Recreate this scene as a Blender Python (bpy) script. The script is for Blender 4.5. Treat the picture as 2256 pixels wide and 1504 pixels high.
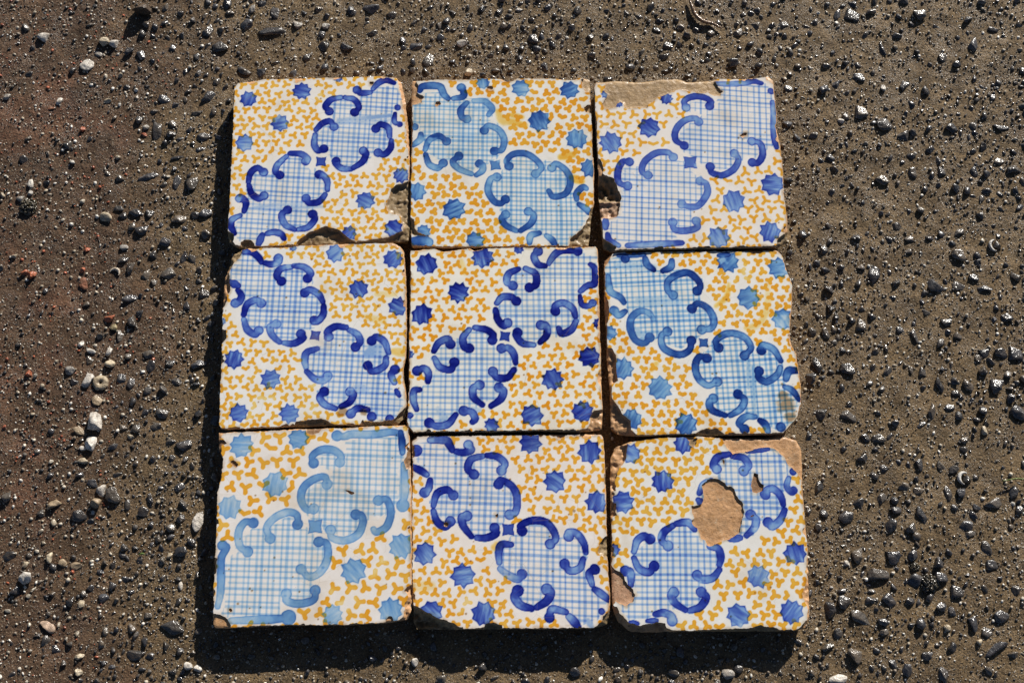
import bpy, bmesh, math
import numpy as np
from mathutils import Matrix, Vector

# ------------------------------------------------------------------ camera
for o in list(bpy.data.objects):
    bpy.data.objects.remove(o)
SC = bpy.context.scene
COL = SC.collection
FPX = 2800.0                                   # focal length in photograph pixels (2256 wide)
PITCH, YAW, ROLL = 0.26604567, -0.09603232, 0.08922142
CAM = np.array([-0.02902541, -0.35902746, 1.32869471])

def rot(p, y, r):
    return Matrix.Rotation(y, 3, 'Z') @ Matrix.Rotation(p, 3, 'X') @ Matrix.Rotation(r, 3, 'Z')
RM = rot(PITCH, YAW, ROLL)
RN = np.array(RM)
cd = bpy.data.cameras.new('camera')
cam = bpy.data.objects.new('camera', cd)
COL.objects.link(cam)
cam.matrix_world = Matrix.Translation(Vector(CAM)) @ RM.to_4x4()
cd.sensor_width = 36.0
cd.lens = 36.0 * FPX / 2256.0
cd.clip_start = 0.01
cd.clip_end = 200.0
SC.camera = cam
SC.render.resolution_x, SC.render.resolution_y = 1024, 682

# ------------------------------------------------------------------ sky, sun, exposure
SUN_AZ, SUN_EL = math.radians(64.5), math.radians(23.8)
world = bpy.data.worlds.new('World')
SC.world = world
world.use_nodes = True
wn = world.node_tree.nodes
wn.clear()
sky = wn.new('ShaderNodeTexSky')
sky.sky_type = 'NISHITA'
sky.sun_disc = False
sky.sun_elevation = SUN_EL
sky.air_density = 0.5
sky.dust_density = 0.3
sky.sun_rotation = math.pi / 2 - SUN_AZ
bg = wn.new('ShaderNodeBackground')
bg.inputs['Strength'].default_value = 0.05
wo = wn.new('ShaderNodeOutputWorld')
world.node_tree.links.new(sky.outputs[0], bg.inputs['Color'])
world.node_tree.links.new(bg.outputs[0], wo.inputs['Surface'])
sl = bpy.data.lights.new('sun', 'SUN')
sl.energy = 5.0
sl.angle = math.radians(0.5)
sl.color = (1.0, 0.95, 0.87)
sun = bpy.data.objects.new('sun', sl)
COL.objects.link(sun)
SD = Vector((math.cos(SUN_EL) * math.cos(SUN_AZ), math.cos(SUN_EL) * math.sin(SUN_AZ), math.sin(SUN_EL)))
sun.rotation_euler = SD.to_track_quat('Z', 'Y').to_euler()
sun.location = SD * 5
SC.view_settings.view_transform = 'Standard'
SC.view_settings.look = 'None'
SC.view_settings.gamma = 1.0
SC.view_settings.exposure = 0.50

# ------------------------------------------------------------------ helpers
def unproject(px, py, z):
    """photograph pixels -> world points on the horizontal plane at height z"""
    px = np.asarray(px, float); py = np.asarray(py, float)
    d = np.stack([(px - 1128) / FPX, -(py - 752) / FPX, -np.ones_like(px)], -1) @ RN.T
    t = (z - CAM[2]) / d[..., 2]
    return CAM + d * t[..., None]

def hash2(ix, iy, seed):
    h = (ix.astype(np.int64) * 374761393 + iy.astype(np.int64) * 668265263 + seed * 974711 + 1442695) & 0xFFFFFFFF
    h = ((h ^ (h >> 13)) * 1274126177) & 0xFFFFFFFF
    h = ((h ^ (h >> 16)) * 2246822519) & 0xFFFFFFFF
    h = h ^ (h >> 15)
    return (h & 0xFFFFFF) / float(0xFFFFFF)

def vnoise(x, y, f, seed):
    x = np.asarray(x) * f; y = np.asarray(y) * f
    ix = np.floor(x); iy = np.floor(y)
    fx = x - ix; fy = y - iy
    fx = fx * fx * (3 - 2 * fx); fy = fy * fy * (3 - 2 * fy)
    a = hash2(ix, iy, seed); b = hash2(ix + 1, iy, seed)
    c = hash2(ix, iy + 1, seed); d = hash2(ix + 1, iy + 1, seed)
    return (a * (1 - fx) + b * fx) * (1 - fy) + (c * (1 - fx) + d * fx) * fy

def fbm(x, y, f, seed, octs=4, gain=0.5):
    s = 0; amp = 1; tot = 0
    for k in range(octs):
        s = s + amp * vnoise(x + k * 3.7, y - k * 2.3, f * 2 ** k, seed + k * 17)
        tot += amp; amp *= gain
    return s / tot - 0.5

def smooth(a, b, x):
    t = np.clip((x - a) / (b - a), 0, 1)
    return t * t * (3 - 2 * t)

def sd_poly(X, Y, P):
    """signed distance to a polygon, positive inside"""
    P = np.asarray(P); d2 = np.full(X.shape, 1e9); ins = np.zeros(X.shape, bool)
    for i in range(len(P)):
        x0, y0 = P[i]; x1, y1 = P[(i + 1) % len(P)]
        ex, ey = x1 - x0, y1 - y0
        wx, wy = X - x0, Y - y0
        t = np.clip((wx * ex + wy * ey) / (ex * ex + ey * ey + 1e-20), 0, 1)
        d2 = np.minimum(d2, (wx - ex * t) ** 2 + (wy - ey * t) ** 2)
        c = ((y0 <= Y) != (y1 <= Y))
        if abs(ey) > 1e-15:
            c &= X < x0 + ex * (Y - y0) / ey
            ins ^= c
    return np.where(ins, np.sqrt(d2), -np.sqrt(d2))

def mesh_from(name, V, loops, counts, attrs=None, smooth_on=True):
    me = bpy.data.meshes.new(name)
    V = np.asarray(V, np.float32); loops = np.asarray(loops, np.int32); counts = np.asarray(counts, np.int32)
    me.vertices.add(len(V)); me.vertices.foreach_set('co', V.ravel())
    me.loops.add(len(loops)); me.loops.foreach_set('vertex_index', loops)
    me.polygons.add(len(counts))
    st = np.concatenate([[0], np.cumsum(counts)[:-1]]).astype(np.int32)
    me.polygons.foreach_set('loop_start', st)
    try:
        me.polygons.foreach_set('loop_total', counts)
    except Exception:
        pass
    me.polygons.foreach_set('use_smooth', np.full(len(counts), smooth_on, bool))
    for an, ac in (attrs or {}).items():
        a = me.color_attributes.new(an, 'FLOAT_COLOR', 'POINT')
        c4 = np.ones((len(V), 4), np.float32); c4[:, :3] = ac
        a.data.foreach_set('color', c4.ravel())
    me.update(calc_edges=True)
    me.validate()
    return me

def link(name, me, mat=None, parent=None):
    o = bpy.data.objects.new(name, me)
    COL.objects.link(o)
    if mat is not None and me is not None and not me.materials:
        me.materials.append(mat)
    if parent is not None:
        o.parent = parent
    return o

def tag(o, label, cat, group=None):
    o['label'] = label; o['category'] = cat
    if group: o['group'] = group

def clip_grid(phi, gx, gy):
    """mesh of the region phi > 0 of a regular grid, cut along the zero line.
    returns 2-D vertices, loops, counts and boundary edges (a, b)"""
    ny, nx = phi.shape
    phi = np.where(np.abs(phi) < 1e-7, 1e-7, phi)
    ins = phi > 0
    vid = -np.ones(phi.shape, np.int64)
    vid[ins] = np.arange(ins.sum())
    jj, ii = np.nonzero(ins)
    V = [(gx[i], gy[j]) for j, i in zip(jj, ii)]
    q = ins[:-1, :-1].astype(int) + ins[:-1, 1:] + ins[1:, 1:] + ins[1:, :-1]
    fj, fi = np.nonzero(q == 4)
    quads = np.stack([vid[fj, fi], vid[fj, fi + 1], vid[fj + 1, fi + 1], vid[fj + 1, fi]], 1)
    loops = [quads.ravel()]; counts = [np.full(len(quads), 4)]
    cache = {}; B = []; el = []; ec = []
    def cut(a, b):
        k = (a, b) if a < b else (b, a)
        if k not in cache:
            pa, pb = phi[a], phi[b]
            t = min(max(pa / (pa - pb), 0.03), 0.97)
            V.append((gx[a[1]] + (gx[b[1]] - gx[a[1]]) * t, gy[a[0]] + (gy[b[0]] - gy[a[0]]) * t))
            cache[k] = len(V) - 1
        return cache[k]
    mj, mi = np.nonzero((q > 0) & (q < 4))
    for j, i in zip(mj.tolist(), mi.tolist()):
        cs = [(j, i), (j, i + 1), (j + 1, i + 1), (j + 1, i)]
        poly = []
        for n in range(4):
            a, b = cs[n], cs[(n + 1) % 4]
            if ins[a]: poly.append((int(vid[a]), 0))
            if ins[a] != ins[b]: poly.append((cut(a, b), 1 if ins[a] else 2))   # 1 = leaving, 2 = entering
        # a leaving point is followed by an entering point: that is a boundary edge
        for n in range(len(poly)):
            if poly[n][1] == 1 and poly[(n + 1) % len(poly)][1] == 2:
                B.append((poly[n][0], poly[(n + 1) % len(poly)][0]))
        if len(poly) >= 3:
            el += [p[0] for p in poly]; ec.append(len(poly))
    loops.append(np.array(el, np.int64)); counts.append(np.array(ec, np.int64))
    return np.array(V), np.concatenate(loops), np.concatenate(counts), np.array(B, np.int64)

# ------------------------------------------------------------------ materials
def new_mat(name):
    m = bpy.data.materials.new(name); m.use_nodes = True
    nt = m.node_tree; nt.nodes.clear()
    out = nt.nodes.new('ShaderNodeOutputMaterial')
    bs = nt.nodes.new('ShaderNodeBsdfPrincipled')
    nt.links.new(bs.outputs[0], out.inputs[0])
    return m, nt, bs

def nd(nt, kind, **kw):
    n = nt.nodes.new(kind)
    for k, v in kw.items(): setattr(n, k, v)
    return n

def noise_node(nt, co, scale, detail=4.0, rough=0.55):
    n = nd(nt, 'ShaderNodeTexNoise')
    n.inputs['Scale'].default_value = scale; n.inputs['Detail'].default_value = detail
    n.inputs['Roughness'].default_value = rough
    nt.links.new(co, n.inputs['Vector'])
    return n.outputs['Fac']

def ramp(nt, fac, stops):
    r = nd(nt, 'ShaderNodeValToRGB')
    e = r.color_ramp.elements
    while len(e) < len(stops): e.new(0.5)
    for el, (p, c) in zip(e, stops):
        el.position = p; el.color = (*c, 1) if len(c) == 3 else c
    nt.links.new(fac, r.inputs['Fac'])
    return r.outputs['Color']

def maprange(nt, fac, a, b, c, d):
    r = nd(nt, 'ShaderNodeMapRange')
    for k, v in zip(('From Min', 'From Max', 'To Min', 'To Max'), (a, b, c, d)): r.inputs[k].default_value = v
    nt.links.new(fac, r.inputs['Value'])
    return r.outputs['Result']

def mix(nt, fac, a, b, mode='MIX'):
    m = nd(nt, 'ShaderNodeMix', data_type='RGBA', blend_type=mode)
    for s, v in ((m.inputs[0], fac), (m.inputs[6], a), (m.inputs[7], b)):
        if isinstance(v, (int, float)): s.default_value = v
        elif isinstance(v, tuple): s.default_value = (*v, 1)
        else: nt.links.new(v, s)
    return m.outputs[2]

def bump(nt, h, strength, dist, normal=None):
    b = nd(nt, 'ShaderNodeBump')
    b.inputs['Strength'].default_value = strength; b.inputs['Distance'].default_value = dist
    nt.links.new(h, b.inputs['Height'])
    if normal is not None: nt.links.new(normal, b.inputs['Normal'])
    return b.outputs['Normal']

def make_glaze_mat():
    m, nt, bs = new_mat('tin_glaze')
    co = nd(nt, 'ShaderNodeNewGeometry').outputs['Position']
    at = nd(nt, 'ShaderNodeAttribute', attribute_name='pigment').outputs['Color']
    n1 = noise_node(nt, co, 60, 5)
    c = mix(nt, 1.0, at, ramp(nt, n1, [(0.25, (0.90, 0.88, 0.84)), (0.7, (1.0, 1.0, 1.0))]), 'MULTIPLY')
    v = nd(nt, 'ShaderNodeTexVoronoi', feature='F1'); v.inputs['Scale'].default_value = 170
    nt.links.new(co, v.inputs['Vector'])
    spk = maprange(nt, v.outputs['Distance'], 0.05, 0.13, 1, 0)
    gate = maprange(nt, noise_node(nt, co, 45, 2), 0.62, 0.70, 0, 0.7)
    mm = nd(nt, 'ShaderNodeMath', operation='MULTIPLY')
    nt.links.new(spk, mm.inputs[0]); nt.links.new(gate, mm.inputs[1])
    c = mix(nt, mm.outputs[0], c, (0.16, 0.10, 0.05))
    # hairline crazing
    w = nd(nt, 'ShaderNodeTexVoronoi', feature='DISTANCE_TO_EDGE'); w.inputs['Scale'].default_value = 38
    nt.links.new(co, w.inputs['Vector'])
    cr = maprange(nt, w.outputs['Distance'], 0.0, 0.012, 0.30, 0.0)
    cg = maprange(nt, noise_node(nt, co, 14, 2), 0.50, 0.62, 0, 1)
    m2 = nd(nt, 'ShaderNodeMath', operation='MULTIPLY')
    nt.links.new(cr, m2.inputs[0]); nt.links.new(cg, m2.inputs[1])
    c = mix(nt, m2.outputs[0], c, (0.25, 0.19, 0.12))
    nt.links.new(c, bs.inputs['Base Color'])
    nt.links.new(maprange(nt, noise_node(nt, co, 120, 4), 0.3, 0.7, 0.13, 0.30), bs.inputs['Roughness'])
    nn = bump(nt, noise_node(nt, co, 160, 3), 0.10, 0.0006)
    nn = bump(nt, noise_node(nt, co, 900, 2), 0.10, 0.0002, nn)
    nt.links.new(nn, bs.inputs['Normal'])
    bs.inputs['IOR'].default_value = 1.5
    return m

def make_clay_mat():
    m, nt, bs = new_mat('fired_clay')
    co = nd(nt, 'ShaderNodeNewGeometry').outputs['Position']
    at = nd(nt, 'ShaderNodeAttribute', attribute_name='clay').outputs['Color']
    c = mix(nt, 1.0, at, ramp(nt, noise_node(nt, co, 90, 6, 0.6), [(0.25, (0.62, 0.58, 0.52)), (0.5, (0.92, 0.92, 0.92)), (0.75, (1.12, 1.12, 1.1))]), 'MULTIPLY')
    c = mix(nt, maprange(nt, noise_node(nt, co, 34, 5, 0.6), 0.48, 0.68, 0, 0.45), c, (0.20, 0.135, 0.07))
    c = mix(nt, maprange(nt, noise_node(nt, co, 210, 4, 0.6), 0.60, 0.70, 0, 0.6), c, (0.58, 0.45, 0.31))
    g = maprange(nt, noise_node(nt, co, 600, 3), 0.58, 0.70, 0, 0.7)
    c = mix(nt, g, c, (0.10, 0.065, 0.035))
    nt.links.new(c, bs.inputs['Base Color'])
    nt.links.new(maprange(nt, noise_node(nt, co, 260, 3), 0.35, 0.65, 0.32, 0.8), bs.inputs['Roughness'])
    nn = bump(nt, noise_node(nt, co, 330, 6, 0.6), 0.42, 0.0014)
    nt.links.new(nn, bs.inputs['Normal'])
    return m

def coat(nt, bs, w, rough, normal=None, ior=1.33):
    for k, v in (('Coat Weight', w), ('Coat Roughness', rough)):
        if isinstance(v, (int, float)): bs.inputs[k].default_value = v
        else: nt.links.new(v, bs.inputs[k])
    bs.inputs['Coat IOR'].default_value = ior
    if normal is not None: nt.links.new(normal, bs.inputs['Coat Normal'])

def make_ground_mat():
    m, nt, bs = new_mat('wet_concrete')
    co = nd(nt, 'ShaderNodeNewGeometry').outputs['Position']
    at = nd(nt, 'ShaderNodeAttribute', attribute_name='soil').outputs['Color']
    c = mix(nt, 1.0, at, ramp(nt, noise_node(nt, co, 26, 8, 0.62), [(0.28, (0.60, 0.57, 0.54)), (0.5, (1, 1, 1)), (0.72, (1.42, 1.40, 1.34))]), 'MULTIPLY')
    c = mix(nt, 1.0, c, ramp(nt, noise_node(nt, co, 520, 4, 0.65), [(0.3, (0.55, 0.52, 0.48)), (0.5, (1.05, 1.04, 1.02)), (0.72, (2.0, 1.92, 1.72))]), 'MULTIPLY')
    # sand grains: pale, amber and dark
    v = nd(nt, 'ShaderNodeTexVoronoi', feature='F1'); v.inputs['Scale'].default_value = 560
    nt.links.new(co, v.inputs['Vector'])
    sep = nd(nt, 'ShaderNodeSeparateColor'); nt.links.new(v.outputs['Color'], sep.inputs[0])
    k = maprange(nt, sep.outputs[0], 0.60, 0.64, 0, 0.9)
    kd = maprange(nt, v.outputs['Distance'], 0.20, 0.40, 1, 0)
    mm = nd(nt, 'ShaderNodeMath', operation='MULTIPLY'); nt.links.new(k, mm.inputs[0]); nt.links.new(kd, mm.inputs[1])
    spc = ramp(nt, sep.outputs[1], [(0.0, (0.03, 0.027, 0.024)), (0.35, (0.09, 0.07, 0.05)), (0.6, (0.24, 0.18, 0.11)), (0.85, (0.42, 0.37, 0.28))])
    c = mix(nt, mm.outputs[0], c, spc)
    nt.links.new(c, bs.inputs['Base Color'])
    bs.inputs['Roughness'].default_value = 0.7
    bs.inputs['Specular IOR Level'].default_value = 0.2
    nn = bump(nt, noise_node(nt, co, 110, 6, 0.62), 0.65, 0.005)
    nn = bump(nt, noise_node(nt, co, 430, 4, 0.65), 0.85, 0.0020, nn)
    nt.links.new(nn, bs.inputs['Normal'])
    # film of water: sparkling where it collects
    cn = bump(nt, noise_node(nt, co, 330, 3, 0.6), 0.9, 0.0030)
    wet = maprange(nt, noise_node(nt, co, 40, 4, 0.6), 0.44, 0.64, 0.0, 0.5)
    coat(nt, bs, wet, 0.20, cn, 1.4)
    return m

def make_stone_mat(name, src, r0, r1, bstr=0.5, wet=0.0, dust=0.0):
    m, nt, bs = new_mat(name)
    co = nd(nt, 'ShaderNodeNewGeometry').outputs['Position']
    if src == 'object': at = nd(nt, 'ShaderNodeObjectInfo').outputs['Color']
    else: at = nd(nt, 'ShaderNodeAttribute', attribute_name='rock').outputs['Color']
    c = mix(nt, 1.0, at, ramp(nt, noise_node(nt, co, 220, 6, 0.62), [(0.28, (0.50, 0.47, 0.44)), (0.5, (1, 1, 1)), (0.74, (1.45, 1.42, 1.36))]), 'MULTIPLY')
    if dust > 0:
        c = mix(nt, maprange(nt, noise_node(nt, co, 130, 5, 0.65), 0.40, 0.66, 0.0, dust), c, (0.14, 0.095, 0.055))
    nt.links.new(c, bs.inputs['Base Color'])
    nt.links.new(maprange(nt, noise_node(nt, co, 300, 4), 0.35, 0.65, r0, r1), bs.inputs['Roughness'])
    nn = bump(nt, noise_node(nt, co, 260, 5, 0.6), bstr, 0.0016)
    nn = bump(nt, noise_node(nt, co, 1300, 3, 0.6), bstr * 0.6, 0.0005, nn)
    nt.links.new(nn, bs.inputs['Normal'])
    if wet > 0:
        bs.inputs['Specular IOR Level'].default_value = 0.3
        coat(nt, bs, wet, 0.17, bump(nt, noise_node(nt, co, 520, 2, 0.5), 0.7, 0.0014), 1.55)
    return m

GLAZE, CLAY, GROUND = make_glaze_mat(), make_clay_mat(), make_ground_mat()
WET_O, WET_A = make_stone_mat('wet_stone', 'object', 0.35, 0.6, 0.8, 1.0, 0.25), make_stone_mat('wet_gravel', 'attr', 0.35, 0.6, 0.6, 1.0, 0.2)
DRY_O, DRY_A = make_stone_mat('pebble_stone', 'object', 0.35, 0.65, 1.0, 0.25, 0.5), make_stone_mat('pale_grit', 'attr', 0.3, 0.6, 0.5, 0.4)

# ------------------------------------------------------------------ tile data
# read off enlarged crops of the photograph; (crop origin, crop scale) turn them back into photograph pixels
# strokes: "x,y x,y* ..." a * marks a round curl end (optionally *radius); leading w= / d= set width / density
TILES = []
def T(**k): TILES.append(k)

T(org=(490, 160), sc=3.76, h=0.0200, label='top left tile of the nine, dark broken hollow in its bottom edge',
  blue=1.75, star=1.25, line=0.62, yel=1.0, per=43.5, tre=(90, 37, 22), rotg=-2.0,
  out="95,120 120,85 350,52 800,40 1300,25 1440,40 1480,70 1510,200 1540,450 1552,700 1548,930 1555,1200 1550,1385 1300,1405 1000,1420 600,1430 200,1450 110,1435 50,1400 38,1310 60,900 80,500 88,300",
  chips=[("d8 dark", "1580,890 1440,930 1400,960 1385,1020 1355,1090 1360,1140 1400,1170 1470,1190 1490,1240 1502,1280 1490,1310 1420,1345 1360,1365 1300,1375 1120,1395 1080,1430 1600,1440"),
         ("d22 dark", "600,1450 620,1400 700,1330 850,1270 960,1300 1050,1370 1105,1400 1110,1450"),
         ("d5 tan", "1440,20 1445,60 1470,130 1482,200 1500,330 1522,480 1542,700 1590,700 1590,20"),
         ("d6 dark", "10,1300 95,1330 92,1400 130,1450 10,1480"), ("d5 dark", "140,1460 150,1400 190,1380 240,1390 270,1420 262,1460"),
         ("f dark", "1222,80 1250,70 1262,88 1240,105 1222,98"), ("f dark", "1315,35 1345,30 1350,48 1325,52")],
  stars="215,218,75 655,155,80 475,420,78 183,583,78 1480,850,72 1185,1060,80 1415,1290,80 1050,1330,65 960,45,40",
  dia=(817, 738, 40),
  strokes="985,207 900,225 855,280 885,322*|1015,207 1090,225 1130,285 1095,330*|775,475 830,420 890,405 925,450*|768,515 760,590 790,645 840,632*|1065,800 990,795 935,750 942,735*|1085,790 1160,740 1190,670 1168,650*|1385,530 1375,460 1310,430 1270,465*|1400,565 1390,630 1340,680 1290,665*|w=42 1430,340 1425,410 1470,430*26|1225,165 1150,170 1115,145*|1250,135 1290,90 1350,65 1420,85|1450,290*28|530,695 460,760 440,820 475,850*|560,670 650,675 705,715 690,735*|215,905 235,830 290,790 342,825*|220,935 240,1000 300,1045 345,1020*|870,970 865,890 810,835 800,845*|850,1010 800,1070 720,1080 692,1042*|600,1300 520,1260 490,1180 540,1138*|630,1300 710,1280 765,1210 747,1172*|180,1150 195,1080 165,1040 145,1042*|145,1185 80,1220 70,1270 100,1330|370,1335 430,1320 490,1340 510,1375|w=58 330,1345 300,1420",
  lobes=["870,240 980,205 1130,230 1180,180 1290,110 1430,130 1470,220 1430,320 1400,420 1400,520 1410,600 1360,670 1240,690 1180,750 1070,800 950,770 900,680 800,650 760,560 800,450 920,390",
         "540,690 690,690 740,790 830,820 880,900 860,1000 760,1090 760,1250 620,1300 480,1300 380,1320 320,1400 130,1400 80,1290 150,1180 200,1060 220,960 210,900 260,810 420,810 450,740"],
  wash=["w=38 d=0.5 960,395 1150,380 1400,355", "w=28 d=0.35 950,420 1150,412 1420,390", "w=30 d=0.3 220,1130 400,1100 700,1090", "w=26 d=0.3 840,1110 600,1120 300,1140"])

T(org=(890, 160), sc=3.76, h=0.0200, label='top middle tile, clay corner bare at upper left, smudged orange marks',
  teal=1, blue=1.2, star=1.15, line=0.60, yel=1.2, per=40.5, tre=(92, 36, 28), rotg=-1.0,
  out="60,100 70,65 300,55 600,50 700,42 800,50 850,72 900,65 940,45 1200,45 1400,60 1480,35 1540,60 1550,200 1565,450 1575,800 1575,1090 1560,1150 1545,1300 1530,1425 1370,1437 900,1442 400,1447 200,1445 60,1440 50,1250 50,1000 60,600 62,300",
  chips=[("f tan", "30,50 92,65 120,100 110,170 160,200 150,250 70,270 30,270"),
         ("d9 dark", "1600,1080 1540,1140 1530,1200 1480,1290 1420,1340 1375,1380 1370,1460 1600,1460"),
         ("d4 grey", "1540,150 1550,260 1490,290 1500,330 1550,340 1558,460 1556,700 1600,700 1600,150"),
         ("d3 dark", "30,1190 80,1215 90,1290 120,1325 210,1350 206,1362 105,1348 30,1330"),
         ("f tan", "690,115 740,110 735,145 700,150"), ("f tan", "265,240 300,235 305,260 275,290 255,275"),
         ("f grey", "1470,60 1540,40 1560,110 1550,170 1500,160 1475,120")],
  stars="970,130,80 1370,145,85 1120,400,98 1430,550,95 1540,790,85 105,985,82 415,1130,100 590,1390,80 160,1320,65 655,85,60",
  dia=(757, 767, 42),
  strokes="d=1.7 w=60 130,150 160,115 290,115 330,180 365,215|410,215 490,200 490,150 475,125*|520,250 470,310 480,370 520,385*|d=0.8 580,235 670,240 730,300 700,350|665,480* 700,440 790,480 830,560 810,640 750,650*|d=1.4 175,640 210,560 290,525 352,570*|d=1.5 180,680 210,760 280,790 325,750*|560,840 460,800 405,740 455,690*|600,850 650,810 650,765 625,755*|870,775* 850,730 900,680 1000,670 1090,720 1140,790 1090,838*|1225,790* 1260,755 1340,810 1380,900 1340,1000 1240,1030 1200,980|770,865* 720,880 695,970 740,1060 800,1085 840,1050*|935,1310 850,1270 810,1210 842,1175*|965,1310 1050,1250 1075,1180 1030,1150*|d=1.3 1430,1050 1430,1000 1480,950 1510,960|d=1.4 1450,1090 1510,1130 1530,1160|1040,1410 1050,1350 1120,1330|1180,1350 1230,1390 1250,1435|75,600 130,560 140,510|90,450*32|w=95 d=1.4 80,1400 150,1402 205,1405",
  lobes=["70,200 150,180 300,170 400,220 520,230 680,220 750,300 740,400 800,470 850,560 830,640 760,700 690,760 600,800 560,860 440,800 370,740 330,740 250,700 180,650 170,560 130,520 130,430 65,420",
         "860,720 1000,670 1120,740 1200,740 1300,770 1390,880 1400,980 1420,1060 1450,1090 1520,1170 1480,1290 1370,1380 1360,1430 1260,1430 1160,1340 1090,1310 930,1320 830,1250 800,1170 820,1100 730,1050 690,960 720,870 800,840"],
  wash=["w=30 d=0.35 580,300 700,310", "w=40 d=0.3 840,1230 920,1280"],
  smear=["w=55 d=0.65 780,320 810,400 900,410 1000,440", "w=40 d=0.7 870,350 980,370", "w=60 d=0.9 1300,700 1400,680", "w=60 d=0.9 1390,870 1470,900"])

T(org=(1300, 160), sc=3.76, h=0.0225, label='top right tile with bare clay along its top edge',
  blue=1.35, star=1.2, line=0.72, yel=1.0, per=49, tre=(100, 43, 20), rotg=-2.5, lw=13.5,
  out="30,130 50,75 250,65 400,75 600,50 750,50 800,75 1000,65 1050,50 1280,50 1400,40 1480,30 1525,60 1525,120 1545,300 1550,400 1540,440 1580,600 1600,800 1610,1000 1635,1200 1640,1330 1630,1400 1560,1440 1300,1445 1000,1455 700,1460 520,1465 300,1470 200,1480 110,1450 95,1300 85,1150 75,1000 70,870 60,700 45,400",
  chips=[("f grey", "45,30 60,95 130,95 120,150 150,185 130,210 98,260 110,300 170,297 212,290 222,262 250,240 275,262 290,298 340,300 400,290 470,300 480,265 520,245 560,205 620,185 700,160 740,140 800,155 900,170 980,165 1030,195 1080,190 1100,155 1060,120 1035,75 1025,20"),
         ("s12 dark", "40,855 130,850 200,880 235,960 260,1030 252,1075 80,1075 40,1075"), ("d5 pink", "40,1070 250,1070 250,1110 236,1160 220,1202 100,1205 40,1205"),
         ("f tan", "40,700 85,720 112,770 106,840 130,852 40,870"),
         ("d6 dark", "1660,1310 1580,1350 1550,1390 1535,1450 1680,1470"), ("d7 dark", "60,1320 110,1370 160,1400 212,1440 205,1500 60,1500"),
         ("d4 dark", "515,1480 540,1445 600,1440 625,1480"), ("d4 dark", "850,1470 900,1440 970,1440 990,1470"), ("f tan", "1450,20 1465,60 1510,95 1560,130 1560,20"),
         ("f tan", "1548,440 1538,470 1542,525 1575,605 1610,600 1600,440"), ("f tan", "1240,520 1270,500 1300,500 1290,525 1265,545")],
  stars="490,455,95 170,580,98 1510,925,102 1190,1065,100 1065,1365,95 1490,1320,92 630,215,55 235,255,40 130,180,40",
  dia=(830, 745, 52),
  strokes="795,290* 780,240 840,203 930,203 1000,240 990,278*|900,410* 870,380 780,400 710,480 710,560 780,605*|d=1.1 690,700* 640,660 540,670 450,740 430,820 480,850*|d=1.5 325,740* 270,740 230,820 240,910 310,940*|995,780* 1010,830 1100,850 1190,800 1230,720 1195,670*|d=1.5 1340,570* 1410,590 1430,680 1390,750 1345,745*|d=0.9 910,900* 960,920 970,1000 900,1100 820,1110 760,1090*|d=1.0 685,1240* 700,1300 800,1310 890,1280 880,1230*|w=48 1050,92 1150,97 1280,87 1350,72 1420,90|w=60 1495,150 1500,160|w=52 1510,245 1520,350 1520,450 1528,560 1545,620|w=58 130,1220 128,1285|w=52 145,1340 160,1390 235,1432|w=56 310,1432 500,1422 650,1416 760,1410",
  lobes=["830,240 960,220 1040,270 1100,150 1080,110 1450,100 1500,180 1510,400 1530,500 1500,610 1440,640 1380,720 1260,700 1230,750 1100,840 1000,800 960,760 900,740 840,690 760,640 720,560 740,480 840,400 900,400 950,340 820,330",
         "620,680 700,720 780,740 850,800 900,860 970,900 980,1000 930,1090 860,1150 870,1210 900,1260 850,1310 700,1330 760,1390 300,1410 170,1390 150,1260 230,1190 260,1020 240,920 260,780 400,770 470,730"])

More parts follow.
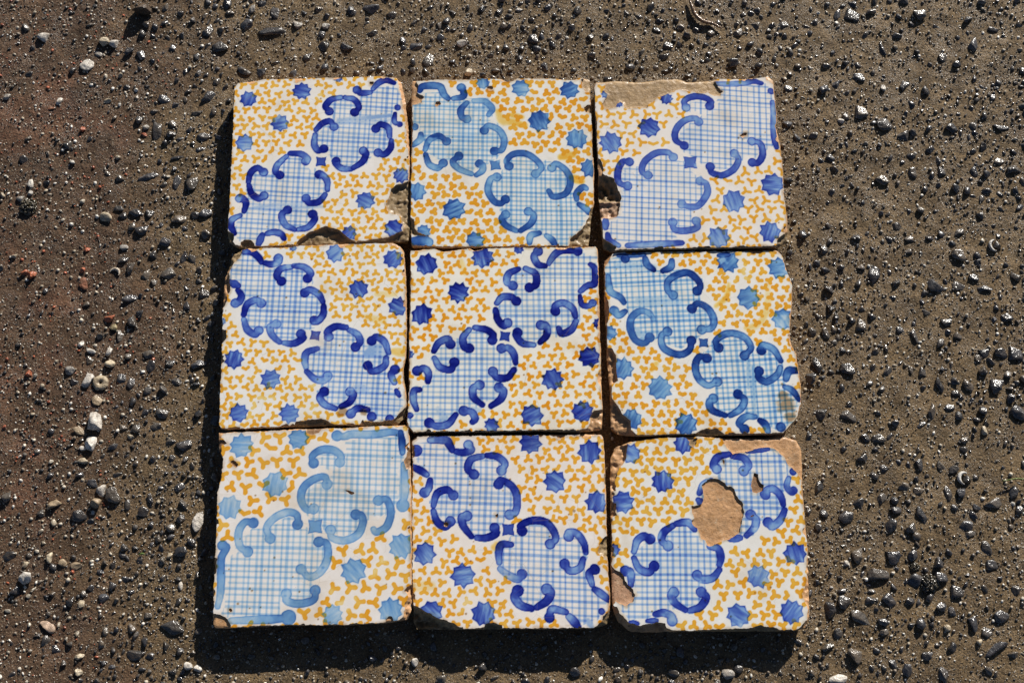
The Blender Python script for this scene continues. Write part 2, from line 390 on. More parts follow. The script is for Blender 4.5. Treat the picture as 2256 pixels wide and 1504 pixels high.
T(org=(470, 525), sc=3.498, h=0.0205, label='middle row left tile, rusty brown stain on a scroll near its bottom edge',
  blue=1.75, star=1.2, line=0.68, yel=1.0, per=42.5, tre=(85, 35, 20), rotg=-1.5,
  out="85,300 110,230 150,120 220,75 500,60 900,45 1200,35 1380,32 1440,55 1470,90 1485,300 1492,600 1490,800 1480,950 1467,1000 1467,1080 1482,1150 1494,1280 1482,1370 1420,1427 1200,1440 900,1438 600,1450 300,1465 60,1470 40,1440 45,1200 60,900 65,600 80,350",
  chips=[("d6 dark", "50,300 120,290 130,240 160,190 210,140 230,90 262,78 300,40 50,40"), ("d4 tan", "40,200 122,230 125,300 130,400 110,440 92,520 40,560"),
         ("d5 dark", "40,695 98,708 101,770 64,812 40,812"), ("d9 dark", "600,1470 640,1412 760,1390 850,1390 930,1430 980,1470"),
         ("d8 dark", "1520,1265 1452,1330 1392,1390 1280,1412 1160,1412 1140,1470 1520,1470"), ("d4 tan", "1380,15 1440,72 1472,130 1510,130 1510,15"),
         ("d5 dark", "1510,940 1468,995 1461,1080 1484,1170 1520,1170"), ("f tan", "220,60 300,95 380,72 500,75 620,66 620,30 220,30")],
  stars="940,115,76 1385,160,80 1120,390,80 1425,525,80 160,930,78 440,1085,80 195,1345,75 585,1350,78 615,72,32 70,640,30",
  dia=(785, 748, 36),
  strokes="235,105 300,108 350,150 370,185|395,190 450,200 505,180 500,155*|600,220 520,235 490,290 525,330*|620,212 700,222 750,270 727,308*|705,420* 740,395 810,430 845,490|850,520 845,590 800,640 778,632*|235,590 260,510 330,475 370,500*|d=1.2 235,625 260,700 320,740 350,710*|d=1.1 510,800 450,740 440,680 485,660*|545,805 620,810 690,770 675,737*|w=62 130,340 190,365|190,400 215,440 200,490 170,500*|1025,685 940,680 880,720 890,758*|1045,705 1110,740 1130,800 1095,838*|1220,790* 1260,760 1320,800 1350,880|1330,920 1320,980 1230,1025 1190,980*|d=1.2 800,850 720,880 705,940 715,995|d=1.2 720,1025 780,1080 850,1095 880,1060*|940,1310 860,1280 820,1220 855,1180*|985,1295 1050,1260 1080,1200 1055,1180*|1400,1010* 1370,1050 1395,1110|1060,1350* 1110,1310 1190,1320|1220,1372*38|1360,1390*34|w=40 1410,1170 1432,1212",
  lobes=["240,110 300,110 380,200 440,230 490,240 600,215 740,240 760,340 720,400 830,440 860,520 830,610 770,680 700,700 690,770 590,815 490,790 420,700 300,730 230,640 230,560 240,480 190,370 125,300 150,220",
         "850,740 940,690 1040,690 1130,760 1170,800 1290,770 1350,870 1340,960 1340,1060 1400,1140 1470,1250 1460,1310 1380,1390 1260,1390 1190,1330 1080,1270 960,1310 840,1260 810,1180 860,1100 730,1030 700,940 750,840 840,810"],
  wash=["w=90 d=0.45 1190,890 1260,860 1320,910", "w=60 d=0.3 1100,1150 1180,1160"], smear=["w=50 d=0.35 1180,605 1310,640", "w=45 d=0.3 1260,430 1400,430", "w=60 d=0.5 1390,870 1480,885"],
  dirt="990,1335,42 1160,1335,30 1325,1190,12")

T(org=(890, 530), sc=3.418, h=0.0210, label='centre tile of the nine with the deepest blue scrolls and stars',
  blue=1.95, star=1.75, line=0.62, yel=1.25, per=43.5, tre=(88, 33, 21), rotg=-0.5,
  out="45,75 230,55 300,80 350,75 430,60 490,50 530,75 600,55 800,48 1100,45 1445,42 1462,60 1468,300 1475,600 1485,900 1490,1100 1500,1300 1490,1420 1300,1440 1000,1430 700,1440 300,1440 70,1445 25,1400 20,1350 35,1100 35,700 45,400",
  chips=[("d5 tan", "1530,1262 1430,1280 1402,1320 1402,1370 1380,1412 1300,1422 1290,1460 1530,1460"), ("d3 tan", "1520,930 1462,1000 1456,1060 1482,1100 1492,1180 1520,1180"),
         ("d4 dark", "500,1460 540,1428 640,1430 760,1426 900,1432 980,1422 1060,1424 1300,1424 1300,1460"), ("f tan", "200,40 230,62 300,88 350,82 430,68 490,58 530,80 600,62 600,30 200,30")],
  stars="170,180,88 590,125,88 410,390,85 135,555,85 1395,875,85 1120,1045,85 1345,1285,85 965,1315,88 660,1390,58 865,65,40 1465,625,45 40,855,35",
  dia=(760, 720, 36),
  strokes="860,215 790,250 775,310 820,338*|915,210 990,250 995,330 945,353*|700,470 740,425 810,425 845,455*|690,520 705,590 750,640 780,620*|975,785 890,770 845,710 855,692*|1025,765 1075,710 1070,640 1030,635*|1140,530* 1140,490 1200,470 1270,510 1290,570|1295,605 1260,670 1190,700 1165,660|1010,80* 980,120 1010,180 1060,190|1090,170 1130,110 1190,75 1308,80*|w=52 1405,180 1435,210 1435,320 1380,340 1330,380|w=45 1325,420 1340,480 1390,490 1420,470*|490,670 445,730 455,800 490,810*|535,655 620,670 670,710 665,748*|225,830 260,770 330,740 350,780*|230,885 270,950 350,970 380,915*|735,810* 790,810 830,860 840,920|830,970 780,1030 700,1030 670,985*|590,1235 525,1180 520,1110 570,1085*|655,1245 730,1190 750,1130 715,1105*|100,980* 150,960 185,1000 180,1060|w=50 120,1120 75,1130 70,1200 95,1270|190,1370* 250,1395 330,1380 390,1310|450,1280* 510,1290 535,1340 515,1365|45,1315*25",
  lobes=["790,330 790,260 890,205 1000,200 1080,190 1150,100 1300,100 1450,110 1430,180 1420,320 1320,390 1310,480 1310,600 1280,680 1180,720 1080,700 1030,770 930,800 840,740 810,660 730,640 690,560 690,490 760,420 800,400",
         "510,680 620,665 690,740 700,800 800,810 850,880 840,960 740,1040 740,1200 620,1220 570,1260 440,1280 380,1330 330,1390 200,1400 160,1430 60,1420 30,1360 80,1290 80,1150 150,1090 200,1030 220,960 215,850 290,760 430,740"],
  wash=["w=60 d=0.4 260,1270 300,1330 280,1360", "w=40 d=0.3 440,1270 570,1275"], smear=["w=40 d=0.3 430,150 455,245"])

T(org=(1320, 540), sc=3.498, h=0.0195, label='middle row right tile with wavy right edge and blurry blue scrolls',
  teal=1, blue=1.7, star=1.1, line=0.74, yel=1.15, per=42.5, tre=(84, 32, 24), rotg=1.5,
  out="45,120 90,60 150,50 600,45 1000,42 1370,38 1410,70 1430,130 1460,220 1490,290 1490,400 1485,520 1475,620 1470,690 1490,780 1520,830 1535,920 1545,1000 1560,1100 1557,1230 1532,1320 1482,1390 1420,1450 1200,1460 900,1462 600,1460 300,1470 150,1450 90,1400 90,1250 80,1050 60,850 50,600 40,350 35,200",
  chips=[("d10 tan", "0,780 92,790 130,850 130,900 140,1040 102,1070 96,1180 150,1240 172,1300 242,1350 250,1420 290,1450 250,1500 0,1500"),
         ("d9 dark", "620,1490 740,1442 830,1412 910,1412 960,1450 990,1490"), ("d3 tan", "0,220 60,150 102,72 130,20 0,20"), ("d3 tan", "10,330 60,400 82,520 62,600 10,600"),
         ("f tan", "1400,20 1428,120 1468,260 1520,285 1520,20"), ("d6 dark", "1580,1265 1492,1382 1420,1440 1415,1500 1590,1500"), ("d3 tan", "990,1490 1000,1447 1400,1452 1400,1490")],
  stars="990,130,90 1385,175,90 1150,405,92 1420,570,90 180,950,88 470,1100,95 250,1340,85 670,1380,90 80,675,60",
  dia=(805, 752, 34),
  strokes="355,100 370,150 420,190|490,200 550,170 560,120|570,385* 530,350 530,280 600,230 690,215 760,270 780,320 755,355*|715,490* 760,450 840,490 885,580 860,640 790,650*|d=1.5 w=55 70,240 75,300 90,360 160,400 190,440|d=1.5 115,505* 150,540 200,510|d=1.2 420,570 380,520 310,510 250,560 240,640 280,730 350,755 390,710*|525,665* 480,700 490,780 560,830 640,840 700,800 710,735*|920,790* 900,740 960,690 1030,680 1120,710 1170,790 1120,850*|830,870* 770,860 740,940 770,1030 840,1080 910,1050*|1250,810* 1260,770 1340,800 1400,890|1395,940 1370,1000 1290,1050 1230,1020 1232,970*|880,1180* 850,1210 870,1270 970,1310|1010,1310 1090,1260 1120,1190 1070,1148*|w=60 1440,1030 1460,970 1530,965|w=48 1430,1090 1490,1120 1540,1190|1120,1415* 1080,1370 1130,1320 1200,1320|w=55 1240,1350 1280,1380 1300,1430|1400,1400*38|200,105*36|w=40 150,80 350,75|w=40 920,80 1000,75",
  lobes=["60,130 130,90 350,100 430,200 520,215 640,195 780,250 800,330 780,420 860,490 900,580 870,660 770,700 700,750 640,790 520,780 470,700 420,720 300,740 230,650 230,560 200,440 100,340 50,250",
         "880,740 1000,680 1130,720 1190,800 1280,770 1390,850 1420,940 1410,1010 1440,1080 1540,1200 1500,1350 1390,1420 1280,1390 1200,1330 1110,1290 1000,1320 870,1280 830,1190 900,1100 760,1030 730,930 790,850"],
  wash=["w=60 d=0.4 260,650 330,690", "w=22 d=0.6 1185,930 1190,1100 1200,1300", "w=20 d=0.5 1145,880 1150,1100", "w=60 d=0.25 150,160 420,170", "w=70 d=0.25 300,430 620,440"],
  smear=["w=34 d=0.6 900,470 980,400 1000,300", "w=44 d=0.3 1160,660 1260,570 1300,450 1300,300", "w=34 d=0.5 1130,640 1230,610", "w=40 d=0.5 400,960 440,910"],
  dirt="1440,1230,75 1470,1320,50 1410,1070,14 1420,1160,40")

T(org=(450, 930), sc=3.234, h=0.0205, label='bottom left tile with pale blue scrolls and large yellow marks',
  teal=1, blue=0.9, star=0.68, line=0.48, yel=1.05, per=43.5, tre=(108, 46, 26), rotg=-1.0,
  out="100,70 300,62 700,45 1000,35 1200,25 1440,18 1460,40 1465,200 1475,400 1478,700 1478,1000 1480,1250 1475,1330 1450,1400 1300,1430 1000,1445 600,1445 300,1460 80,1468 60,1440 60,1200 75,900 85,600 90,480 115,400 130,260 105,200 100,150",
  chips=[("f brown", "718,20 725,70 760,92 820,77 842,20"), ("f brown", "60,115 130,120 168,148 125,165 115,240 60,240"), ("f tan", "30,1358 120,1370 170,1400 186,1450 180,1490 30,1490"),
         ("d3 brown", "1500,165 1450,200 1424,280 1440,332 1500,322"), ("d3 tan", "1510,1150 1440,1170 1425,1200 1460,1240 1430,1290 1420,1380 1380,1412 1250,1432 1250,1470 1510,1470"),
         ("d3 tan", "50,958 95,970 90,1030 85,1075 50,1080"), ("f brown", "60,678 105,690 101,720 60,726"), ("f brown", "185,275 210,268 240,300 225,320 195,305"),
         ("f brown", "1445,755 1462,735 1490,745 1490,775"), ("f brown", "1000,483 1030,480 1045,492 1070,505 1050,515 1020,498"), ("f brown", "175,1330 192,1325 196,1342 180,1348")],
  stars="265,165,90 670,115,78 505,440,95 180,605,90 1405,880,95 1065,1055,95 1330,1335,88 915,1370,75",
  dia=(790, 740, 48),
  strokes="780,290* 770,240 830,197 920,197 975,240 965,283*|d=0.75 875,440* 860,390 790,400 710,460 690,550 730,620 780,615*|665,725* 660,660 590,640 500,680 445,750 470,825*|350,715* 290,710 245,780 255,880 310,920*|900,765* 910,820 1000,840 1090,800 1130,720 1120,660 1080,655*|d=0.8 1240,555* 1300,550 1330,640 1300,740 1230,780 1205,760|815,850* 870,860 880,960 830,1060 750,1100 690,1045*|585,1220* 590,1270 680,1290 780,1260 790,1195*|w=56 945,95* 1000,100 1050,85 1200,85 1330,70 1400,80|d=1.6 w=50 1400,70 1410,150 1412,215|w=54 d=0.7 1420,300 1430,420 1430,500 1415,590*48|w=52 130,875* 160,890 120,970 120,1100 115,1220 95,1310|w=56 d=0.8 190,1410 350,1405 500,1400 600,1388*54",
  lobes=["780,310 800,240 900,220 1000,240 1030,110 1200,110 1380,110 1410,250 1400,400 1400,520 1380,600 1310,640 1240,690 1160,690 1120,780 1000,830 920,800 830,740 770,690 700,600 700,500 780,420 890,410 900,330",
         "500,720 600,670 690,720 740,770 830,830 890,900 870,1010 770,1100 800,1150 800,1260 640,1290 540,1280 560,1380 340,1390 130,1390 140,1280 150,1000 200,940 240,900 260,800 350,750 440,750"],
  dirt="325,1183,9 430,1052,7 500,962,7 632,1100,7 240,1290,10 760,580,6 400,1316,9 365,520,8 255,828,6")

T(org=(890, 945), sc=3.307, h=0.0185, label='bottom middle tile with its lower left corner broken off',
  blue=1.7, star=1.25, line=0.62, yel=1.05, per=46, tre=(88, 36, 21), rotg=-1.5,
  out="55,80 100,45 500,42 900,38 1300,35 1440,38 1455,60 1465,250 1475,500 1480,800 1490,1050 1505,1200 1500,1320 1482,1420 1380,1450 1000,1455 600,1455 400,1458 90,1452 68,1400 66,1290 60,1200 55,900 55,500 60,250",
  chips=[("s13 grey", "30,1280 72,1282 130,1310 250,1370 370,1420 425,1445 430,1490 30,1490"), ("d7 dark", "565,1480 590,1422 650,1405 710,1430 725,1480"),
         ("d6 dark", "1520,770 1470,780 1430,830 1415,900 1450,930 1520,955"), ("d4 dark", "1510,300 1456,330 1461,400 1510,420"), ("d6 dark", "1540,1270 1452,1360 1440,1400 1390,1440 1385,1490 1540,1490"),
         ("f brown", "290,683 308,672 326,690 314,710 295,706"), ("f brown", "662,622 683,617 688,638 670,643"), ("f tan", "40,230 62,235 66,300 40,310")],
  stars="920,100,85 1355,165,90 1100,380,85 1400,530,85 150,905,85 430,1065,90 200,1330,85 580,1345,90",
  dia=(760, 730, 42),
  strokes="w=60 190,80 300,80 330,110 350,150|d=1.7 375,160 430,170 490,150 470,115*|d=1.7 90,155*45|575,195 490,220 465,290 510,328*|605,190 680,200 735,250 710,300*|690,400* 700,370 770,400 815,460 825,540 810,610 770,620*|w=55 65,275 120,300 165,330|190,370 180,430 150,460*|215,555 240,470 310,440 360,480*|215,595 240,670 300,710 338,670*|490,780 430,700 420,640 460,630*|530,790 600,790 670,760 660,718*|860,740* 850,700 930,665 1030,675 1090,740 1105,800 1065,835*|1200,780* 1200,750 1260,760 1310,830 1325,895|1305,945 1280,1010 1210,1030 1170,980*|780,840 710,840 690,900 695,970|d=1.1 700,1015 760,1060 830,1090 860,1055*|w=60 930,1305 850,1280 805,1220 830,1175*|w=60 970,1295 1040,1250 1070,1190 1040,1165*|1390,1020* 1350,1050 1370,1130|d=1.7 w=55 1390,1165 1440,1200 1490,1240|1060,1370* 1080,1310 1180,1330|d=1.7 w=60 1200,1360 1240,1400 1270,1440|1440,1325*24",
  lobes=["80,120 280,90 360,170 450,200 560,190 720,210 740,330 780,390 830,480 830,600 740,650 700,700 640,780 520,790 430,720 390,680 320,690 240,650 200,570 210,470 200,370 150,300 70,250",
         "830,740 920,690 1050,690 1120,770 1190,790 1280,770 1340,880 1320,990 1330,1090 1390,1160 1470,1230 1450,1340 1400,1390 1270,1430 1190,1340 1080,1290 960,1300 830,1260 800,1180 840,1110 700,1020 670,920 720,820"],
  dirt="480,400,9 483,500,9 482,550,10 1240,595,14 1200,620,8 478,380,6", wash=["w=40 d=0.5 1340,1390 1370,1440"], smear=["w=70 d=0.25 80,1150 200,1140", "w=60 d=0.5 660,860 700,840"])

T(org=(1325, 945), sc=3.27, h=0.0180, label='bottom right tile with a large bare clay patch at its centre',
  blue=1.45, star=1.2, line=0.66, yel=1.05, per=44.5, tre=(88, 38, 24), rotg=-1.0,
  out="70,200 100,130 200,90 400,60 700,48 900,62 1200,65 1330,55 1410,80 1445,150 1450,400 1470,650 1490,850 1500,1150 1505,1350 1480,1430 1400,1450 1000,1455 600,1455 300,1460 200,1450 120,1380 80,1280 70,1000 70,700 65,400",
  chips=[("f tan", "722,400 760,365 810,353 848,360 880,382 908,415 935,412 965,430 972,482 1010,520 1022,560 1032,602 1015,640 1010,685 992,742 950,775 920,792 880,802 800,832 762,842 750,800 720,790 708,742 690,705 660,690 650,660 672,640 655,600 650,552 690,548 722,535 735,490"),
         ("f brown", "1100,318 1128,325 1145,380 1176,402 1160,440 1122,462 1086,452 1078,405"),
         ("f tan", "810,20 872,80 900,130 950,176 1030,166 1100,146 1200,126 1252,150 1312,190 1340,250 1382,290 1412,320 1440,370 1440,460 1452,540 1478,700 1540,700 1540,20"),
         ("d4 tan", "30,120 190,112 182,200 160,240 120,300 100,380 100,440 30,440"), ("d3 tan", "40,518 110,530 100,590 116,620 40,642"),
         ("f pink", "40,960 100,1010 150,1040 170,1090 220,1150 246,1190 230,1240 180,1272 130,1250 100,1240 40,1250"),
         ("d10 tan", "30,1250 110,1280 140,1330 200,1392 280,1412 350,1402 400,1390 460,1400 470,1430 550,1450 600,1490 30,1490"),
         ("d5 dark", "620,1480 700,1442 1060,1432 1130,1412 1240,1422 1300,1450 1300,1490"), ("d4 tan", "1540,840 1484,880 1472,1000 1482,1080 1452,1200 1490,1300 1480,1372 1440,1425 1400,1440 1390,1480 1540,1480"),
         ("f dark", "640,70 690,65 685,100 655,130 630,110"), ("f tan", "875,215 888,232 886,258 872,240"), ("f tan", "1060,632 1098,612 1100,622 1070,640")],
  stars="440,375,85 155,525,85 590,105,75 210,175,75 1395,895,85 1130,1060,85 985,1340,85 1370,1315,88 85,870,50",
  dia=(760, 740, 36),
  strokes="920,180 840,200 805,260 830,285*|945,195 1020,205 1060,260 1025,300*|790,370 740,400 705,460|700,510 720,530|1180,470* 1190,440 1240,430 1290,480 1310,540|1320,580 1290,650 1230,700 1200,670*|1000,780 930,790|1045,765 1100,710 1115,650 1075,615*|w=46 1350,350 1335,410 1370,455 1385,440*30|d=1.7 1380,305*28|520,690 450,740 435,800 480,838*|540,680 620,670 670,720|235,880 260,800 310,770 350,790*|235,930 270,1000 340,1030 380,985*|780,845 840,860 860,920 850,975|850,1010 800,1070 720,1080 690,1050*|605,1300 530,1250 500,1190 522,1172*|635,1305 710,1280 755,1210 720,1172*|d=1.7 172,1020* 210,1030 212,1120|390,1330 450,1320 510,1350 510,1378*|d=1.7 w=35 330,1380 400,1375|w=40 1050,158 1200,142|w=40 210,1392 260,1398",
  lobes=["830,220 930,180 1040,190 1130,150 1240,150 1310,200 1350,290 1320,380 1320,480 1310,600 1250,690 1140,660 1090,760 960,790 800,700 700,560 720,430 830,350",
         "510,720 620,680 700,760 760,840 850,870 870,950 820,1050 730,1110 760,1230 620,1300 500,1300 400,1320 320,1390 200,1390 130,1280 240,1190 220,1060 230,960 240,850 330,790 430,790"])

K_BLUE = np.array([2.05, 1.20, 0.23])           # thin wash
K_DEEP = np.array([0.1, 0.85, 0.45])              # added where the paint lies thick
K_PALE = np.array([2.15, 1.08, 0.25])
K_TEAL = np.array([0.1, 0.62, 0.52])
K_YEL = np.array([0.07, 0.70, 3.0])
K_DIRT = np.array([0.55, 0.80, 1.15])
WHITE = np.array([0.785, 0.755, 0.715])
CLAYS = dict(tan=(0.55, 0.305, 0.14), grey=(0.38, 0.245, 0.115), dark=(0.27, 0.185, 0.09), pink=(0.47, 0.27, 0.16), brown=(0.24, 0.125, 0.055))

def pts(s):
    return np.array([[float(a) for a in t.split(',')[:2]] for t in s.split()])

def catmull(P, n=7):
    P = np.asarray(P)
    if len(P) < 3: return P
    Q = np.vstack([2 * P[0] - P[1], P, 2 * P[-1] - P[-2]])
    out = []
    for i in range(1, len(Q) - 2):
        p0, p1, p2, p3 = Q[i - 1], Q[i], Q[i + 1], Q[i + 2]
        for t in np.linspace(0, 1, n, endpoint=False):
            out.append(0.5 * (2 * p1 + (p2 - p0) * t + (2 * p0 - 5 * p1 + 4 * p2 - p3) * t * t + (3 * p1 - p0 - 3 * p2 + p3) * t ** 3))
    out.append(P[-1])
    return np.array(out)

NG, NB, GT = 256, 165, 0.0010                  # glaze cells, body cells, glaze thickness
FOOT = []                                      # tile outlines in world XY, for keeping stones out

def build_tile(idx, t):
    rng = np.random.default_rng(100 + idx)
    H = t['h']; ox, oy = t['org']; sc = t['sc']
    def w(P, z=H):
        P = np.asarray(P, float)
        return unproject(ox + P[..., 0] / sc, oy + P[..., 1] / sc, z)[..., :2]
    out = w(pts(t['out']))
    FOOT.append(out)
    c0 = (out.min(0) + out.max(0)) / 2
    L = lambda P: w(P) - c0
    zp = np.linalg.norm(w([700., 750.]) - w([800., 750.])) / 100.0       # metres per crop pixel
    out = out - c0
    lo, hi = out.min(0) - 0.003, out.max(0) + 0.003
    def grid(n):
        gx = np.linspace(lo[0], hi[0], n + 1); gy = np.linspace(lo[1], hi[1], n + 1)
        return gx, gy, *np.meshgrid(gx, gy)
    chips = []
    for spec, pl in t['chips']:
        kind, tint = spec.split()
        chips.append((float(kind[1:]) / 1000 if kind[0] in 'ds' else 0.0, tint, L(pts(pl)), kind[0] == 's'))
    def fields(X, Y):
        wob = 0.0011 * fbm(X, Y, 160, 7 + idx * 31, 4, 0.6) + 0.0005 * fbm(X, Y, 700, 9 + idx * 31, 2)
        body = sd_poly(X, Y, out) + wob * 1.2
        jag = 0.0038 * fbm(X, Y, 210, 50 + idx * 31, 4, 0.62)
        bite = np.maximum(fbm(X, Y, 75, 60 + idx * 31, 3, 0.6) - 0.13, 0) * 0.016
        glz = body - 0.0010 + jag * 0.55 - bite * 1.3
        cs = []
        for dep, tint, P, st in chips:
            s = sd_poly(X, Y, P) + jag * 0.8
            cs.append(s); glz = np.minimum(glz, -s)
        return body, glz, cs
    root = bpy.data.objects.new('glazed_tile', None)
    COL.objects.link(root)
    root.empty_display_size = 0.05
    root.location = (c0[0], c0[1], 0.0)
    tag(root, t['label'], 'tile', 'nine square tiles laid out in three rows')

    # ---- clay body: rough height field inside the outline, skirt down to the ground
    gx, gy, X, Y = grid(NB)
    body, glz, cs = fields(X, Y)
    V2, loops, counts, B = clip_grid(body, gx, gy)
    vx, vy = V2[:, 0], V2[:, 1]
    b2, g2, c2 = fields(vx, vy)
    dep = np.full(len(V2), GT + 0.00025)
    base = np.array(CLAYS['tan']) * rng.uniform(0.85, 1.05)
    colr = np.tile(base, (len(V2), 1))
    rough = fbm(vx, vy, 190, 77 + idx, 4, 0.65)
    ridge = np.abs(fbm(vx, vy, 120, 87 + idx, 4, 0.6)) * 4
    for (d, tint, P, steep), s in zip(chips, c2):
        ins = smooth(-0.0008, 0.0012, s)
        colr = colr * (1 - ins[:, None]) + np.array(CLAYS[tint]) * ins[:, None]
        if d > 0:
            if steep: dd = np.minimum(d, np.maximum(s, 0) * 1.0) * (1 + 1.7 * rough) + 0.0016 * ridge * smooth(0, 0.003, s)
            else: dd = np.minimum(0.0003 + d * 0.055, np.maximum(s, 0) * 1.3) + (0.0024 * (rough + 0.25) + 0.0012 * ridge) * smooth(0, 0.003, s) + np.maximum(s - 0.004, 0) * 0.06
            dep = np.maximum(dep, GT + 0.0003 + np.maximum(dd, 0) + np.clip(s, 0, 0.002) * (0.5 + rough))
        else:
            dep = np.maximum(dep, np.where(s > 0, GT + 0.0003 + 0.0008 * (rough + 0.4 + 0.35 * ridge) * smooth(0, 0.003, s), 0))
    edge = smooth(0.0022, 0.0, b2)
    dep = dep + edge * (0.0009 + 0.0012 * np.maximum(rough + 0.2, 0))
    dep = np.minimum(dep, H - 0.003)
    Z = H - dep
    V = np.column_stack([V2, Z]); nv = len(V)
    # skirt rings
    bv = np.unique(B); remap = {int(v): k for k, v in enumerate(bv)}
    rings = []; cols = [colr]; allV = [V]
    cx = (out[:, 0].mean(), out[:, 1].mean())
    for r, f in enumerate((0.72, 0.45, 0.2, 0.0)):
        p = V[bv].copy()
        z = p[:, 2] * f
        inset = 0.0004 + 0.0022 * (1 - f) + 0.0011 * fbm(p[:, 0] * 1.0 + r, p[:, 1] + r * 3, 140, 5 + idx + r, 3)
        dx, dy = p[:, 0] - cx[0], p[:, 1] - cx[1]
        # inward along the dominant axis of the square
        sx = smooth(0.80, 1.0, np.abs(dx) / np.maximum(np.abs(dx), np.abs(dy)))
        sy = smooth(0.80, 1.0, np.abs(dy) / np.maximum(np.abs(dx), np.abs(dy)))
        p[:, 0] -= np.sign(dx) * sx * inset; p[:, 1] -= np.sign(dy) * sy * inset
        p[:, 2] = z
        allV.append(p); rings.append(nv + r * len(bv)); cols.append(colr[bv] * 0.9)
    A = np.array([remap[int(a)] for a in B[:, 0]]); Bb = np.array([remap[int(b)] for b in B[:, 1]])
    sl_, sc_ = [loops], [counts]
    pa, pb = B[:, 0], B[:, 1]
    for r in range(4):
        qa, qb = rings[r] + A, rings[r] + Bb
        sl_.append(np.stack([pb, pa, qa, qb], 1).ravel()); sc_.append(np.full(len(B), 4))
        pa, pb = qa, qb
    me = mesh_from('clay_body', np.concatenate(allV), np.concatenate(sl_), np.concatenate(sc_), {'clay': np.concatenate(cols)})
    link('clay_body', me, CLAY, root)

    # ---- glaze: fine sheet carrying the painted pigment, with a real broken rim
    gx, gy, X, Y = grid(NG)
    body, glz, cs = fields(X, Y)
    h = gx[1] - gx[0]
    blue = np.zeros(X.shape); yel = np.zeros(X.shape); dirt = np.zeros(X.shape)
    AA = 0.6 * h
    def win(P, m):
        P = np.atleast_2d(P)
        x0, y0 = P.min(0) - m; x1, y1 = P.max(0) + m
        i0, i1 = np.searchsorted(gx, [x0, x1]); j0, j1 = np.searchsorted(gy, [y0, y1])
        return slice(j0, j1), slice(i0, i1)
    def stroke(target, s, dflt_d, dflt_w=54, soft=1.0, pool=True):
        d, wd, P, blobs = dflt_d, dflt_w, [], []
        for tok in s.split():
            if tok[0] == 'w': wd = float(tok[2:]); continue
            if tok[0] == 'd': d = float(tok[2:]); continue
            b = None
            if '*' in tok:
                tok, rr = tok.split('*'); b = float(rr) if rr else wd * 0.72
            P.append([float(a) for a in tok.split(',')]); blobs.append(b)
        P = L(np.array(P))
        half = wd * 0.5 * zp
        Q = catmull(P)
        sl2 = win(Q, half + 0.006)
        x, y = X[sl2], Y[sl2]
        if x.size == 0: return
        sx = x + 0.0007 * fbm(x, y, 240, 300 + idx, 3); sy = y + 0.0007 * fbm(x, y, 240, 400 + idx, 3)
        sd = np.full(x.shape, -1.0)
        n = len(Q)
        prm = np.zeros(x.shape)
        for i in range(n - 1):
            ex, ey = Q[i + 1] - Q[i]
            tt = np.clip(((sx - Q[i, 0]) * ex + (sy - Q[i, 1]) * ey) / (ex * ex + ey * ey + 1e-18), 0, 1)
            f = (i + tt) / (n - 1)
            hw = half * (0.82 + 0.28 * np.sin(np.pi * np.clip(f, 0, 1)))
            s_ = hw - np.hypot(sx - Q[i, 0] - ex * tt, sy - Q[i, 1] - ey * tt)
            prm = np.where(s_ > sd, f, prm); sd = np.maximum(sd, s_)
        for p, b in zip(P, blobs):
            if b: sd = np.maximum(sd, b * zp - np.hypot(sx - p[0], sy - p[1]))
        a = smooth(-AA * soft, AA * soft, sd)
        ph = rng.uniform(0, 6.28)
        k = 0.92 + 0.34 * np.sin(prm * 4 + ph) * (1 if n > 3 else 0) + 0.55 * fbm(x, y, 170, 500 + idx, 3)
        if pool: k = k + 0.55 * np.exp(-(sd / 0.0010) ** 2) - 0.15
        target[sl2] = np.maximum(target[sl2], a * d * np.clip(k, 0.35, 1.6))
    # lattice of thin lines inside the lobes
    lob = np.full(X.shape, -1.0)
    for pl in t['lobes']:
        lob = np.maximum(lob, sd_poly(X, Y, L(pts(pl))))
    ang = math.radians(t['rotg'])
    lw = t.get('lw', 17.5) * zp
    rag = lob + 0.0035 * fbm(X, Y, 90, 600 + idx, 3)
    wobx = 0.0022 * fbm(X, Y, 12, 610 + idx, 2); woby = 0.0022 * fbm(X, Y, 12, 620 + idx, 2)
    acc = np.zeros(X.shape)
    for axis in (0, 1):
        U = (X * math.cos(ang) + Y * math.sin(ang) + wobx) if axis == 0 else (-X * math.sin(ang * 1.6) + Y * math.cos(ang * 1.6) + woby)
        Wd = Y if axis == 0 else X
        p = t['per'] * zp * (1.0 if axis == 0 else 0.98)
        n = np.round(U / p).astype(int)
        best = np.zeros(X.shape)
        for k in (-1, 0, 1):
            m = n + k
            mi = m - m.min()
            r1 = rng_lines[axis][(m + 60) % 400]; r2 = rng_lines[axis + 2][(m + 60) % 400]; r3 = rng_lines[axis + 4][(m + 60) % 400]
            cen = m * p + (r1 - 0.5) * p * 0.26
            wid = lw * (0.7 + 0.75 * r2 ** 2)
            a = smooth(1.3 * AA, -1.3 * AA, np.abs(U - cen) - wid * 0.5)
            a = a * smooth(-AA, AA, rag + (r3 - 0.6) * 0.006)
            a = a * (0.62 + 0.55 * r3 + 0.5 * fbm(U * 5, Wd, 45, 630 + idx + axis, 2))
            best = np.maximum(best, a)
        acc = acc + best
    blue += 0.72 * t['line'] * acc
    blue += smooth(-0.0005, 0.001, lob) * np.clip(-0.05 + 0.35 * fbm(X, Y, 28, 640 + idx, 3), 0, 0.3)
    for s in t.get('wash', []): stroke(blue, s, 0.5, 30, 3.0, False)
    occ = lob.copy()
    # scrolls
    top = np.zeros(X.shape)
    for s in t['strokes'].split('|'): stroke(top, s, t['blue'] * rng.uniform(0.95, 1.22))
    # small square between the lobes
    dx, dy, dr = t['dia']
